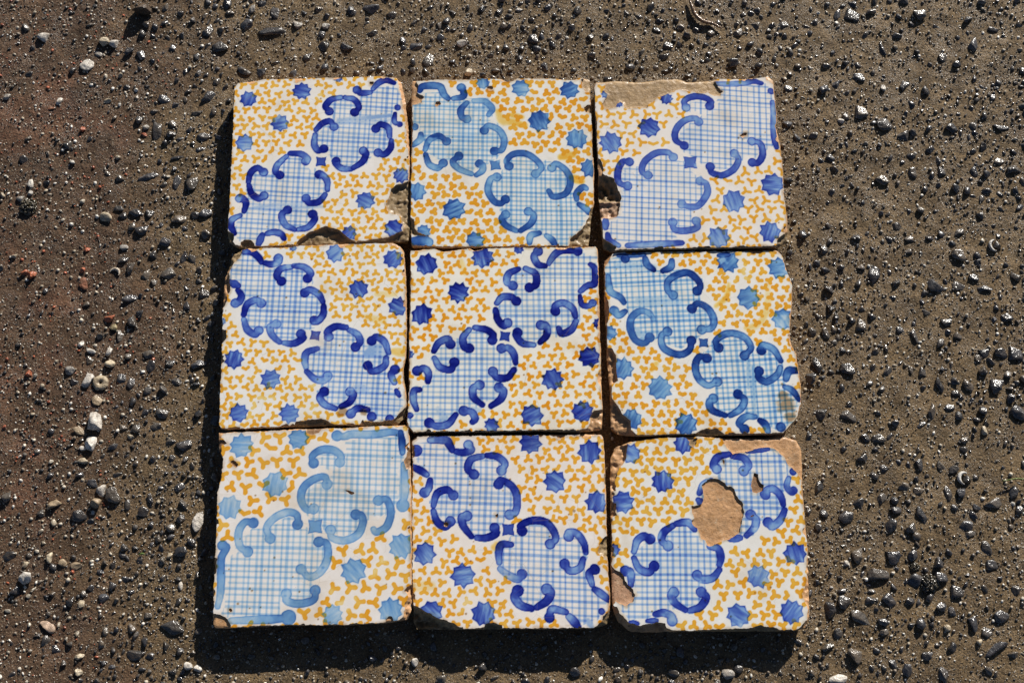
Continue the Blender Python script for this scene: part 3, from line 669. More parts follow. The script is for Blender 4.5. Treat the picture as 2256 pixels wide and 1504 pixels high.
    pc = L(np.array([dx, dy])); r = dr * zp
    sl2 = win(pc, r * 1.6); x, y = X[sl2] - pc[0], Y[sl2] - pc[1]
    a4 = math.radians(rng.uniform(-8, 8)); xx, yy = x * math.cos(a4) - y * math.sin(a4), x * math.sin(a4) + y * math.cos(a4)
    sdq = r * (0.86 + 0.18 * (np.minimum(np.abs(xx), np.abs(yy)) / r)) - np.maximum(np.abs(xx), np.abs(yy)) + 0.0004 * fbm(x, y, 400, 5)
    top[sl2] = np.maximum(top[sl2], smooth(-AA, AA, sdq) * t['blue'] * (0.8 + 0.5 * np.exp(-(sdq / 0.001) ** 2)))
    # stars
    stars = []
    for s in t['stars'].split():
        sx_, sy_, sr = [float(v) for v in s.split(',')]
        pc = L(np.array([sx_, sy_])); r = sr * zp * 1.0
        stars.append((pc, r))
        n = 8 if rng.random() < 0.6 else 9
        a0 = rng.uniform(0, 6.28)
        deep = t['star'] * rng.uniform(0.85, 1.4)
        pp = []
        for k in range(2 * n):
            rr = r * (rng.uniform(0.96, 1.10) if k % 2 == 0 else rng.uniform(0.74, 0.84))
            aa = a0 + math.pi * k / n + rng.uniform(-0.06, 0.06)
            pp.append(pc + rr * np.array([math.cos(aa), math.sin(aa)]))
        sl2 = win(np.array(pp), 0.002); x, y = X[sl2], Y[sl2]
        if x.size == 0: continue
        sd = sd_poly(x + 0.0005 * fbm(x, y, 300, 3), y + 0.0005 * fbm(x, y, 300, 8), pp)
        th = rng.uniform(0, 3.14)
        st = fbm((x * math.cos(th) + y * math.sin(th)) * 5.0, (-x * math.sin(th) + y * math.cos(th)) * 0.8, 90, 700 + idx + int(sx_), 3)
        grad = ((x - pc[0]) * math.cos(th + 1) + (y - pc[1]) * math.sin(th + 1)) / r
        k = 0.74 + 0.9 * st + 0.26 * grad + 0.60 * np.exp(-(sd / 0.0010) ** 2)
        top[sl2] = np.maximum(top[sl2], smooth(-AA, AA, sd) * deep * np.clip(k, 0.35, 1.7))
    # wear: pigment thinned in a few rubbed spots
    wear = smooth(0.20, 0.32, fbm(X, Y, 38, 800 + idx, 4, 0.6))
    top = top * (1 - 0.55 * wear)
    blue = np.maximum(blue, top) + 0.25 * np.minimum(blue, top)
    # three-lobed yellow marks filling the rest
    sp, tr, tw = t['tre']
    spm, trm, twm = sp * zp, tr * zp, tw * zp
    spm *= 1.01
    rows = int(0.24 / (spm * 0.80))
    for j in range(-rows, rows + 1):
        for i in range(-rows, rows + 1):
            p = np.array([(i + 0.5 * (j % 2)) * spm, j * spm * 0.83]) + rng.uniform(-0.11, 0.11, 2) * spm
            if not (lo[0] < p[0] < hi[0] and lo[1] < p[1] < hi[1]): continue
            ii = min(np.searchsorted(gx, p[0]), NG); jj = min(np.searchsorted(gy, p[1]), NG)
            if lob[jj, ii] > -0.036 * 0.2 * (tr / 40): continue
            nearstar = any(np.hypot(*(p - q)) < r_ * 0.98 for q, r_ in stars)
            if nearstar and (rng.random() < 0.80 or any(np.hypot(*(p - q)) < r_ * 0.6 for q, r_ in stars)): continue
            if not nearstar:
                rr = int(max(1, trm * 0.55 / h))
                pt = top[max(jj - rr, 0):jj + rr + 1, max(ii - rr, 0):ii + rr + 1]
                if pt.size and (pt > 0.4).mean() > 0.22: continue
            m = trm * 1.8
            sl2 = win(p, m); x, y = X[sl2] - p[0], Y[sl2] - p[1]
            if x.size == 0: continue
            nl = 3 if rng.random() < 0.94 else 2
            best = None
            for attempt in range(7):            # turn the mark until it keeps clear of its neighbours
                a0 = rng.uniform(0, 2.1)
                sd = twm * 0.58 - np.hypot(x, y)
                for k in range(nl):
                    aa = a0 + k * 2.094 + rng.uniform(-0.22, 0.22); le = (trm - twm * 0.38) * rng.uniform(0.80, 1.12) * (1 - 0.03 * attempt)
                    ca, sa = math.cos(aa), math.sin(aa)
                    tt = np.clip((x * ca + y * sa), 0, le)
                    hw = twm * 0.58 * (0.90 + 0.16 * tt / le)
                    s_ = hw - np.hypot(x - ca * tt, y - sa * tt)
                    e = np.clip(0.5 + 0.5 * (s_ - sd) / 0.0007, 0, 1)
                    sd = sd * (1 - e) + s_ * e + 0.0005 * e * (1 - e)
                hit = int(((sd > -0.0011) & (yel[sl2] > 0.3)).sum())
                if best is None or hit < best[0]: best = (hit, sd)
                if hit == 0: break
            sd = best[1]
            sd = sd + 0.0006 * fbm(X[sl2], Y[sl2], 260, 900 + idx, 2)
            a = smooth(-AA, AA, sd)
            dn = t['yel'] * rng.uniform(0.85, 1.12)
            v = a * dn * (0.90 + 0.45 * np.exp(-(sd / 0.0006) ** 2) + 0.35 * fbm(X[sl2], Y[sl2], 120, 910 + idx, 2))
            yel[sl2] = np.maximum(yel[sl2], v)
    for s in t.get('smear', []): stroke(yel, s, 0.6, 40, 4.0, False)
    yel = yel * (1 - 0.6 * smooth(0.3, 0.8, top))
    fade = smooth(0.17, 0.30, fbm(X, Y, 26, 930 + idx, 4, 0.6))
    yel = yel * (1 - 0.6 * fade)
    for s in t.get('dirt', '').split():
        sx_, sy_, sr = [float(v) for v in s.split(',')]
        pc = L(np.array([sx_, sy_])); r = sr * zp
        dd = np.hypot(X - pc[0], Y - pc[1]) / r + 0.9 * fbm(X, Y, 180, 940 + idx, 4, 0.6)
        dirt = np.maximum(dirt, smooth(1.15, 0.55, dd) * 1.3)
    for k in range(22):                        # pin holes in the glaze
        p = rng.uniform(lo, hi); r = rng.uniform(0.0005, 0.0011)
        sl2 = win(p, 0.002); x, y = X[sl2], Y[sl2]
        if x.size: dirt[sl2] = np.maximum(dirt[sl2], smooth(r + AA, r - AA, np.hypot(x - p[0], y - p[1])) * 1.6)
    # grime creeping in from broken edges
    dirt = np.maximum(dirt, smooth(0.0035, 0.0, glz) * np.clip(0.30 + 1.6 * fbm(X, Y, 120, 950 + idx, 3), 0, 0.9))
    dirt = np.maximum(dirt, np.clip(1.2 * fbm(X, Y, 22, 960 + idx, 5, 0.6) - 0.16, 0, 0.25))
    white = WHITE * rng.uniform(0.97, 1.02, 3)
    pig = white * np.exp(-blue[..., None] * (K_PALE if t.get('teal') else K_BLUE) - np.maximum(blue - 0.75, 0)[..., None] * (K_TEAL if t.get('teal') else K_DEEP) - yel[..., None] * K_YEL - dirt[..., None] * K_DIRT)

    V2, loops, counts, B = clip_grid(glz, gx, gy)
    # bilinear lookup of pigment at the vertices
    fx = np.clip((V2[:, 0] - gx[0]) / h, 0, NG - 1e-6); fy = np.clip((V2[:, 1] - gy[0]) / (gy[1] - gy[0]), 0, NG - 1e-6)
    i0, j0 = fx.astype(int), fy.astype(int); fx, fy = (fx - i0)[:, None], (fy - j0)[:, None]
    C = (pig[j0, i0] * (1 - fx) + pig[j0, i0 + 1] * fx) * (1 - fy) + (pig[j0 + 1, i0] * (1 - fx) + pig[j0 + 1, i0 + 1] * fx) * fy
    Z = H + 0.0005 * fbm(V2[:, 0], V2[:, 1], 9, 20 + idx, 2)
    bv = np.unique(B)
    remap = np.zeros(len(V2), int); remap[bv] = np.arange(len(bv))
    top3 = np.column_stack([V2, Z])
    n0 = len(V2)
    ring0 = top3[bv].copy()                     # duplicate of the rim, so the broken edge stays crisp
    ring1 = top3[bv].copy(); ring1[:, 2] = H - GT - 0.0006
    rimc = np.tile(np.array([0.66, 0.55, 0.42]), (len(bv), 1)) * (0.75 + 0.5 * vnoise(ring0[:, 0], ring0[:, 1], 500, 4))[:, None]
    a0_, b0_ = n0 + remap[B[:, 0]], n0 + remap[B[:, 1]]
    a1_, b1_ = a0_ + len(bv), b0_ + len(bv)
    loops = np.concatenate([loops, np.stack([b0_, a0_, a1_, b1_], 1).ravel()])
    counts = np.concatenate([counts, np.full(len(B), 4)])
    me = mesh_from('glaze', np.concatenate([top3, ring0, ring1]), loops, counts, {'pigment': np.concatenate([C, rimc, rimc])})
    link('glaze', me, GLAZE, root)

_r = np.random.default_rng(5)
rng_lines = [_r.random(400) for _ in range(6)]

# ------------------------------------------------------------------ ground sheet
def gz(x, y):
    """height of the concrete, always at or below z = 0"""
    a = 0.0042 * fbm(x, y, 7, 1, 3) + 0.0036 * fbm(x, y, 50, 2, 3, 0.5)
    return np.minimum(a - 0.0022, -0.0002)

def soil_colour(x, y):
    """trodden brown dirt on the left, grey-brown cement on the right"""
    nz = fbm(x, y, 9, 11, 4)
    t = smooth(-0.46, -0.30, x + 0.22 * nz + 0.03 * y)[..., None]
    cem = np.array([0.132, 0.091, 0.049]); drt = np.array([0.084, 0.051, 0.031])
    c = drt * (1 - t) + cem * t
    red = smooth(0.10, 0.28, fbm(x, y, 16, 13, 3)) * (1 - t[..., 0]) * 0.6
    c = c * (1 - red[..., None]) + np.array([0.13, 0.065, 0.04]) * red[..., None]
    return c

gx = np.concatenate([np.linspace(-4, -0.85, 22)[:-1], np.linspace(-0.85, 0.85, 500), np.linspace(0.85, 4, 22)[1:]])
gy = np.concatenate([np.linspace(-4, -0.60, 22)[:-1], np.linspace(-0.60, 0.70, 382), np.linspace(0.70, 4, 22)[1:]])
GX, GY = np.meshgrid(gx, gy)
nx, ny = len(gx), len(gy)
ii, jj = np.meshgrid(np.arange(nx - 1), np.arange(ny - 1))
q0 = (jj * nx + ii).ravel()
gl = np.stack([q0, q0 + 1, q0 + nx + 1, q0 + nx], 1)
me = mesh_from('ground', np.column_stack([GX.ravel(), GY.ravel(), gz(GX, GY).ravel()]), gl.ravel(), np.full(len(gl), 4),
               {'soil': soil_colour(GX, GY).reshape(-1, 3)})
ground = link('ground', me, GROUND)
ground['kind'] = 'structure'

for i, t in enumerate(TILES):
    build_tile(i, t)

# ------------------------------------------------------------------ stones
def rock_shape(seed, sub, cuts, lo_=0.62, hi_=0.95, rough=0.03):
    """crushed stone: a sphere planed off by random flat cuts; unit half-size"""
    r = np.random.default_rng(seed)
    bm = bmesh.new()
    bmesh.ops.create_icosphere(bm, subdivisions=sub, radius=1.0)
    v = np.array([p.co[:] for p in bm.verts]); f = np.array([[q.index for q in p.verts] for p in bm.faces])
    bm.free()
    for k in range(cuts):
        n = r.normal(size=3); n /= np.linalg.norm(n)
        d = r.uniform(lo_, hi_)
        e = v @ n - d
        v = v - np.where(e > 0, e, 0)[:, None] * n
    q = v * 2.3 + r.uniform(0, 50, 3)
    lump = fbm(q[:, 0] + q[:, 2] * 0.7, q[:, 1] - q[:, 2] * 0.9, 1.0, seed, 3)
    v = v * (1 + 0.35 * lump[:, None] + rough * r.normal(size=(len(v), 1)))
    v = v - (v.max(0) + v.min(0)) / 2
    v = v / np.abs(v).max(0)
    return v, f

LX, LY, LH = -0.80, -0.56, 0.002                # lookup raster: distance to the tiles and scatter densities
_lx, _ly = np.meshgrid(np.arange(LX, 0.84, LH), np.arange(LY, 0.66, LH))
DIST = np.full(_lx.shape, -1.0)
for P in FOOT: DIST = np.maximum(DIST, sd_poly(_lx, _ly, P))
LEFT = smooth(-0.36, -0.46, _lx + 0.10 * fbm(_lx, _ly, 9, 11, 4))
N14 = fbm(_lx, _ly, 14, 33, 2) + 0.5
N20 = fbm(_lx, _ly, 20, 35, 3) + 0.5
def look(M, x, y):
    return M[min(max(int((y - LY) / LH + 0.5), 0), M.shape[0] - 1), min(max(int((x - LX) / LH + 0.5), 0), M.shape[1] - 1)]
def inside_tiles(p, m):
    return look(DIST, p[0], p[1]) > -m

ROCKS = []
for k in range(26):
    v, f = rock_shape(900 + k, 3, 14, 0.42, 0.88, 0.03)
    ROCKS.append(mesh_from('stone', v, f.ravel(), np.full(len(f), 3)))
for m in ROCKS: m.materials.append(WET_O)
PEBS = []
for k in range(14):
    v, f = rock_shape(300 + k, 3, 10, 0.5, 0.95, 0.012)
    PEBS.append(mesh_from('pebble', v, f.ravel(), np.full(len(f), 3)))
for m in PEBS: m.materials.append(DRY_O)

DARK = [(0.028, 0.028, 0.030), (0.020, 0.020, 0.022), (0.046, 0.041, 0.036), (0.026, 0.024, 0.022), (0.070, 0.060, 0.048), (0.034, 0.035, 0.040), (0.085, 0.068, 0.050)]
rs = np.random.default_rng(42)
placed = []                                     # x, y, radius of all stones so far

def place_rock(o, x, y, sx, sy, sz, ang, sink, tilt=0.15):
    o.location = (x, y, float(gz(np.array(x), np.array(y))) + sz * (1 - 2 * sink))
    o.rotation_euler = (rs.uniform(-tilt, tilt), rs.uniform(-tilt, tilt), ang)
    o.scale = (sx, sy, sz)

# embedded stones read off the photograph: crop origin, crop scale, "x,y,w,h[,angle]" in crop pixels
EMB = [((0, 0), 3.008, "930,360,70,80 1085,655,90,60,20 1160,690,50,50 1375,640,110,90,-20 1305,745,80,35,-10 1040,860,70,150,-10 1175,1040,100,30 1320,985,80,40 980,1165,140,50,-20 1170,1200,50,110,10 1270,1215,95,100 785,1380,70,40 810,1425,70,50 895,1410,90,60 990,1410,60,70 1190,1450,100,80,20 1360,1410,90,70 1350,905,100,60 1245,595,50,45 1310,480,50,60 1230,465,50,50 1455,310,110,80,-25 1380,200,60,100,30 1300,370,45,50 1140,310,45,50 1090,150,60,50 1095,55,50,70 600,165,60,35 1165,525,45,45 590,915,50,50 185,915,45,35 1250,860,45,50"),
       ((0, 500), 3.008, "1090,100,80,70,-30 1010,180,60,60 1115,305,110,80,-20 960,315,60,80 860,470,110,55,-10 1270,205,70,45,30 1210,200,50,80 925,575,50,60 1230,510,45,80 980,840,70,60,20 995,920,60,80 1130,900,60,50 1315,910,100,80 800,1000,60,60 865,1035,50,90 975,1085,50,50 1170,1020,70,50 1070,1230,90,80 1220,1445,110,80 1130,1420,70,50 1030,1320,70,50 960,1225,60,50 795,720,60,90 935,20,90,70 1350,440,70,60 860,270,45,90 1020,365,45,50 820,215,70,60 490,1020,55,50 590,875,45,60"),
       ((0, 1000), 2.984, "740,270,90,110 605,190,70,50 1180,215,80,60 1190,425,60,60 1185,640,70,80,45 825,820,60,35 860,905,50,30 590,880,50,50 1130,1140,150,90 970,1060,50,45 890,1320,110,70 980,1330,60,50 735,725,40,55 1255,575,60,60 800,660,50,40 365,1280,60,50 265,385,55,50 520,410,100,80 50,670,80,60 985,290,35,70 1130,25,45,45 660,770,45,35"),
       ((500, 0), 2.82, "120,150,80,80 275,185,190,72 300,75,60,90 215,20,60,50 890,50,110,90,20 775,60,70,80 1020,85,70,50 900,205,80,50 595,285,80,80 740,290,80,50,25 1170,290,100,70 1250,375,70,110,15 1225,180,40,50 1320,155,40,50 495,355,50,60 105,435,110,60,15 215,445,65,75 400,455,70,50 1905,240,70,70 300,385,60,30 1580,50,50,50 1260,45,50,45"),
       ((1300, 0), 2.36, "1410,580,70,80 1530,640,90,90 1630,705,70,60 1880,665,70,60 1990,655,55,55 2140,660,90,40 1250,820,50,50 1160,705,60,40 1280,440,40,60 1030,460,50,35 1640,440,60,70 1400,400,70,50 1750,465,50,60 1600,185,60,50 1010,125,70,50 770,165,60,50 405,235,60,40 390,290,60,40 865,130,50,50 1990,230,60,80 1360,80,90,80 1290,75,40,80 1715,75,80,70 2100,145,70,40 1840,295,45,60 1520,250,30,90,-20 1520,935,80,60 1680,895,50,60 1830,890,40,60 2000,890,45,70 2210,880,80,80,30 2130,835,60,50 1770,775,50,60"),
       ((1750, 500), 3.008, "540,305,110,110,-30 355,940,100,80 150,910,70,110 115,1000,70,80 940,385,110,100 1105,385,110,70 1265,410,100,60,20 1190,335,70,50 770,75,75,50 760,150,55,50 1090,185,100,80 200,150,60,60 240,90,50,55 1100,30,70,60 445,645,70,90 210,700,50,80 705,680,60,50 800,720,45,100,-20 975,765,55,70 1085,720,60,50 1010,630,80,60 1410,600,80,60,-20 1330,610,45,45 1370,835,90,70 1465,840,100,110 1260,835,80,60 1225,870,50,60 620,955,60,80 855,960,50,70 780,945,35,50 965,1045,50,110 1155,1040,80,100 1070,1090,55,60 1340,1050,90,120,20 1490,1225,120,100 910,1220,50,110 1030,1195,70,50 365,1250,110,60,25 180,1235,80,80 845,1310,65,50 470,1395,70,60 560,1400,90,60 1130,1410,60,50 100,1385,40,80 870,435,50,60 650,465,60,30 505,1035,50,50 880,560,50,50"),
       ((1750, 1000), 2.984, "165,215,70,100 420,320,80,70 340,415,90,80 635,470,70,90 765,485,70,70 835,400,60,120,-15 650,680,100,90 790,665,80,80 550,790,140,80 415,670,70,100 1130,470,100,70 1160,525,70,50 1065,905,80,90 1265,620,70,110,-20 1310,320,120,70 1205,345,55,50 1450,250,60,90 1015,260,50,100 720,215,70,60 820,240,70,50 580,290,60,80 590,95,60,50 445,25,80,50 825,70,50,80 970,75,60,60 620,960,90,90 500,965,70,60 240,1020,80,110,-20 330,970,80,90 440,1075,150,70,25 415,1325,110,110 600,1170,70,50 290,1180,60,70 1035,1025,45,80 1180,1115,60,100 1365,1070,100,80 1270,1170,70,80 1320,1275,170,60,-35 1040,1270,60,70 880,1325,70,60 1460,895,60,70 745,1420,60,80 985,1440,70,120,-20 1020,640,50,50 225,1270,80,60 1300,730,80,70 790,830,90,90 960,810,90,80")]
n_emb = 0
for org, sc, s in EMB:
    for tok in s.split():
        v = [float(a) for a in tok.split(',')]
        p = unproject(org[0] + v[0] / sc, org[1] + v[1] / sc, 0.0)
        mpp = (CAM[2] - 0) / FPX / sc * 1.03
        a, b = v[2] * mpp * 0.5 * 1.05, v[3] * mpp * 0.5 * 1.05
        if inside_tiles(p, max(a, b) * 0.8): continue
        o = link('stone', ROCKS[rs.integers(len(ROCKS))], parent=ground)
        flat = rs.uniform(0.40, 0.65)
        place_rock(o, p[0], p[1], a, b, min(a, b) * flat + 0.0005, -math.radians(v[4] if len(v) > 4 else rs.uniform(-12, 12)), rs.uniform(0.42, 0.58))
        c = np.array(DARK[rs.integers(len(DARK))]) * rs.uniform(0.8, 1.35)
        o.color = (*c, 1)
        placed.append((p[0], p[1], max(a, b))); n_emb += 1

# loose pieces lying on the ground, each a thing of its own
LOOSE = []
def loose(name, cat, org, sc, spec, colr, label, group='loose pebbles and crumbs on the ground', kind='peb', tall=0.7, sink=0.33):
    v = spec
    p = unproject(org[0] + v[0] / sc, org[1] + v[1] / sc, 0.0)
    mpp = CAM[2] / FPX / sc * 1.03
    a, b = v[2] * mpp * 0.5, v[3] * mpp * 0.5
    me = (PEBS if kind == 'peb' else ROCKS)[rs.integers(14)].copy()
    me.name = name
    me.materials.clear(); me.materials.append(DRY_O)
    o = link(name, me)
    place_rock(o, p[0], p[1], a, b, min(a, b) * tall, -math.radians(v[4] if len(v) > 4 else 0), sink)
    o.color = (*colr, 1)
    tag(o, label, cat, group)
    placed.append((p[0], p[1], max(a, b)))
    return o
WHT, CRM, GRYW, TANC, RED, BRN = (0.60, 0.56, 0.50), (0.50, 0.42, 0.30), (0.32, 0.30, 0.27), (0.33, 0.25, 0.16), (0.36, 0.10, 0.045), (0.05, 0.035, 0.025)
A, B_, C_, D_, E_, F_, G_ = ((0, 0), 3.008), ((0, 500), 3.008), ((0, 1000), 2.984), ((500, 0), 2.82), ((1300, 0), 2.36), ((1750, 500), 3.008), ((1750, 1000), 2.984)
P_ = 'pebble'
loose('pebble', P_, *A, (285, 248, 85, 75), WHT, 'round white pitted pebble nearest the upper left corner')
loose('pebble', P_, *A, (692, 278, 78, 68), CRM, 'cream pebble below the tall dark clod, left one of a touching pair', tall=1.0)
loose('pebble', P_, *A, (750, 290, 66, 58), WHT, 'white pebble below the tall dark clod, right one of a touching pair', tall=1.0)
loose('pebble', P_, *A, (575, 425, 100, 95, 20), WHT, 'flat white chip pressed into brown dirt at upper left', tall=0.3)
loose('pebble', P_, *A, (650, 355, 62, 45, 25), GRYW, 'small greyish white flake beside the flat white chip', tall=0.35)
loose('pebble', P_, *A, (700, 1435, 90, 70), CRM, 'cream pebble left of the top left tile, level with its lower half')
loose('pebble', P_, *A, (390, 668, 48, 58), WHT, 'white pebble alone in the dirt below the flat white chip')
loose('pebble', P_, *A, (200, 1215, 42, 68), WHT, 'upright white pebble near the left border, upper one of two in line')
loose('pebble', P_, *A, (198, 1276, 38, 42), GRYW, 'small grey white pebble near the left border, lower one of two in line')
loose('pebble', P_, *A, (130, 1315, 58, 45), GRYW, 'pale grey pebble at the left border just above the orange clump')
loose('pebble', P_, *A, (45, 640, 54, 48), GRYW, 'whitish pebble touching the left border in the upper part')
loose('pebble', P_, *A, (710, 662, 54, 38), CRM, 'small cream pebble left of the upper part of the top left tile')
loose('pebble', P_, *A, (965, 840, 46, 42), GRYW, 'small grey white pebble beside the long upright slate')
loose('brick_crumb', 'brick crumb', *A, (545, 852, 38, 42), RED, 'small orange red crumb alone in dirt at upper left', kind='rock', tall=0.9)
loose('brick_crumb', 'brick crumb', *A, (952, 890, 46, 30, 10), RED, 'flat orange crumb left of the long upright slate', kind='rock')
loose('brick_crumb', 'brick crumb', *A, (335, 715, 60, 26), (0.25, 0.10, 0.05), 'flat rusty flake below the lone white pebble', kind='rock', tall=0.4)
loose('pebble', P_, *B_, (630, 1285, 95, 120), WHT, 'largest bright white pebble on the left, level with the lower middle row', tall=0.85)
loose('pebble', P_, *B_, (580, 1015, 74, 105, 10), WHT, 'tall white pebble left of the ring shaped shell')
loose('pebble', P_, *B_, (725, 905, 70, 58), CRM, 'cream pebble just above the ring shaped shell', tall=0.9)
loose('pebble', P_, *B_, (605, 1430, 90, 105, -30), WHT, 'angular white pebble below the largest white pebble', kind='rock', tall=0.7)
loose('pebble', P_, *B_, (525, 1350, 100, 55, 30), TANC, 'beige sliver pointing at the largest white pebble', kind='rock', tall=0.4)
loose('pebble', P_, *B_, (545, 1465, 44, 34), WHT, 'small white pebble lowest left of the angular white one')
loose('pebble', P_, *B_, (640, 1145, 80, 75, 10), TANC, 'flat grey tan chip under the ring shaped shell', kind='rock', tall=0.25)
loose('pebble', P_, *B_, (720, 825, 46, 58), WHT, 'white pebble above the cream one, left of the middle row')
loose('pebble', P_, *B_, (535, 772, 36, 50, 35), WHT, 'white fragment, upper left end of a broken white arc')
loose('pebble', P_, *B_, (600, 820, 66, 34, 15), WHT, 'white fragment, lower right end of a broken white arc')
loose('pebble', P_, *B_, (460, 950, 70, 58), GRYW, 'grey pebble left of the tall white pebble')
loose('pebble', P_, *B_, (865, 1390, 44, 34, 25), CRM, 'small cream pebble right of the angular white one')
loose('pebble', P_, *B_, (750, 662, 50, 48), (0.30, 0.25, 0.14), 'amber grey pebble tucked under the red brick lump')
loose('pebble', P_, *B_, (820, 135, 62, 46), GRYW, 'pale grey pebble left of the gap between the two upper rows')
loose('brick_crumb', 'brick crumb', *B_, (725, 605, 78, 48, -10), RED, 'red brick lump left of the middle left tile', kind='rock', tall=1.0)
loose('brick_crumb', 'brick crumb', *B_, (550, 372, 58, 88), (0.22, 0.085, 0.045), 'flat rusty red piece above the red brick lump', kind='rock', tall=0.25)
loose('brick_crumb', 'brick crumb', *B_, (575, 150, 46, 36), RED, 'orange crumb above the flat rusty red piece', kind='rock')
loose('brick_crumb', 'brick crumb', *B_, (187, 970, 48, 48), RED, 'round red crumb far left, level with the ring shaped shell', kind='rock', tall=0.9)
loose('brick_crumb', 'brick crumb', *B_, (160, 300, 62, 46), RED, 'orange crumb by the left border, left one of a pair', kind='rock', tall=0.8)
loose('brick_crumb', 'brick crumb', *B_, (212, 318, 56, 58), RED, 'orange crumb by the left border, right one of a pair', kind='rock', tall=1.1)
loose('brick_crumb', 'brick crumb', *B_, (545, 285, 40, 40), RED, 'small red crumb touching the flat rusty red piece', kind='rock')
loose('pebble', P_, *C_, (540, 45, 76, 44, -10), CRM, 'oblong cream pebble left of the bottom left tile near its top')
loose('pebble', P_, *C_, (662, 240, 60, 80), WHT, 'oval white pebble with dark pits above the tall tan stone')
loose('pebble', P_, *C_, (625, 325, 80, 70), TANC, 'tall tan stone casting a long shadow, left of the bottom left tile', kind='rock', tall=1.1)
loose('pebble', P_, *C_, (355, 330, 95, 58, -10), TANC, 'wide tan pebble left of the tall tan stone', kind='rock', tall=0.9)
loose('pebble', P_, *C_, (165, 812, 85, 78), WHT, 'bright white lump in the dark gravel at lower left', kind='rock', tall=0.9)
loose('pebble', P_, *C_, (165, 725, 40, 40), CRM, 'small cream pebble just above the bright white lump')
loose('pebble', P_, *C_, (320, 680, 40, 74), CRM, 'upright cream pebble right of the bright white lump')
loose('pebble', P_, *C_, (500, 735, 74, 50), TANC, 'flat tan pebble in the gravel at mid lower left', tall=0.5)
loose('pebble', P_, *C_, (535, 980, 40, 60), CRM, 'small cream flake below the flat tan pebble', tall=0.4)
loose('pebble', P_, *C_, (520, 1330, 60, 40), CRM, 'cream block near the bottom border, upper one of two', kind='rock')
loose('pebble', P_, *C_, (515, 1435, 54, 48), CRM, 'cream block near the bottom border, lower one of two', kind='rock')
loose('pebble', P_, *C_, (1300, 440, 70, 140, 20), WHT, 'long white chip at the shadow edge beside the bottom left tile', tall=0.25, sink=0.3)
loose('pebble', P_, *C_, (1235, 1392, 56, 54), WHT, 'white ball shaped pebble at the lower left corner of the tile shadow', tall=1.0)
loose('pebble', P_, *C_, (1300, 1408, 56, 48), WHT, 'pale pebble lying inside the lower left corner of the tile shadow')
loose('pebble', P_, *C_, (1112, 665, 40, 35), CRM, 'small cream pebble left of the middle of the bottom left tile')
loose('pebble', P_, *C_, (1183, 865, 28, 58), WHT, 'thin upright white pebble left of the bottom left tile')
loose('pebble', P_, *C_, (410, 715, 58, 48, 30), TANC, 'small tan pebble left of the flat tan pebble', tall=0.5)
loose('pebble', P_, *D_, (1460, 270, 70, 52), WHT, 'white pebble above the top middle tile, the largest there')
loose('pebble', P_, *D_, (1500, 448, 60, 56), CRM, 'cream pebble against the upper edge of the top middle tile')
loose('pebble', P_, *D_, (615, 160, 58, 46), GRYW, 'grey white pebble above the top left tile, right of a paler clump', kind='rock')
loose('pebble', P_, *D_, (437, 150, 70, 58), GRYW, 'mottled grey pebble above the top left tile beside the slate wedge', kind='rock')
loose('pebble', P_, *D_, (1815, 56, 50, 24, 10), WHT, 'thin white chip near the top border above the top middle tile')
loose('pebble', P_, *D_, (155, 55, 44, 58), GRYW, 'pale pebble near the top border above the slate wedge', kind='rock')
loose('pebble', P_, *E_, (1305, 625, 36, 32), WHT, 'bright white pebble right of the top right tile')
loose('pebble', P_, *E_, (1525, 455, 30, 40), WHT, 'white pebble further up and right of the top right tile')
loose('pebble', P_, *F_, (1262, 1345, 42, 62), CRM, 'cream pebble near the right border, level with the middle row bottom')
loose('pebble', P_, *G_, (345, 715, 42, 36), WHT, 'white pebble right of the bottom right tile')
loose('pebble', P_, *G_, (1012, 1142, 42, 46), CRM, 'cream pebble in the lower right, below the dark mossy clump')
loose('pebble', P_, *G_, (1217, 1235, 40, 40), CRM, 'cream pebble above the long tilted slate at lower right')
loose('pebble', P_, *G_, (290, 1478, 120, 60, -10), WHT, 'large white pebble cut by the bottom border, right side', tall=0.6)
loose('pebble', P_, ((400, 1340), 1.611, )[0], 1.611, (828, 190, 24, 30), WHT, 'small white pebble in the sunlit notch between tile shadows')
loose('pebble', P_, (400, 1340), 1.611, (1940, 232, 46, 36), GRYW, 'pale grey pebble at the edge of the bottom right tile shadow')
o = loose('dirt_clod', 'clod', *A, (945, 75, 150, 70), BRN, 'tall dark clod casting a long shadow near the top border', kind='rock', tall=1.6, sink=0.12)

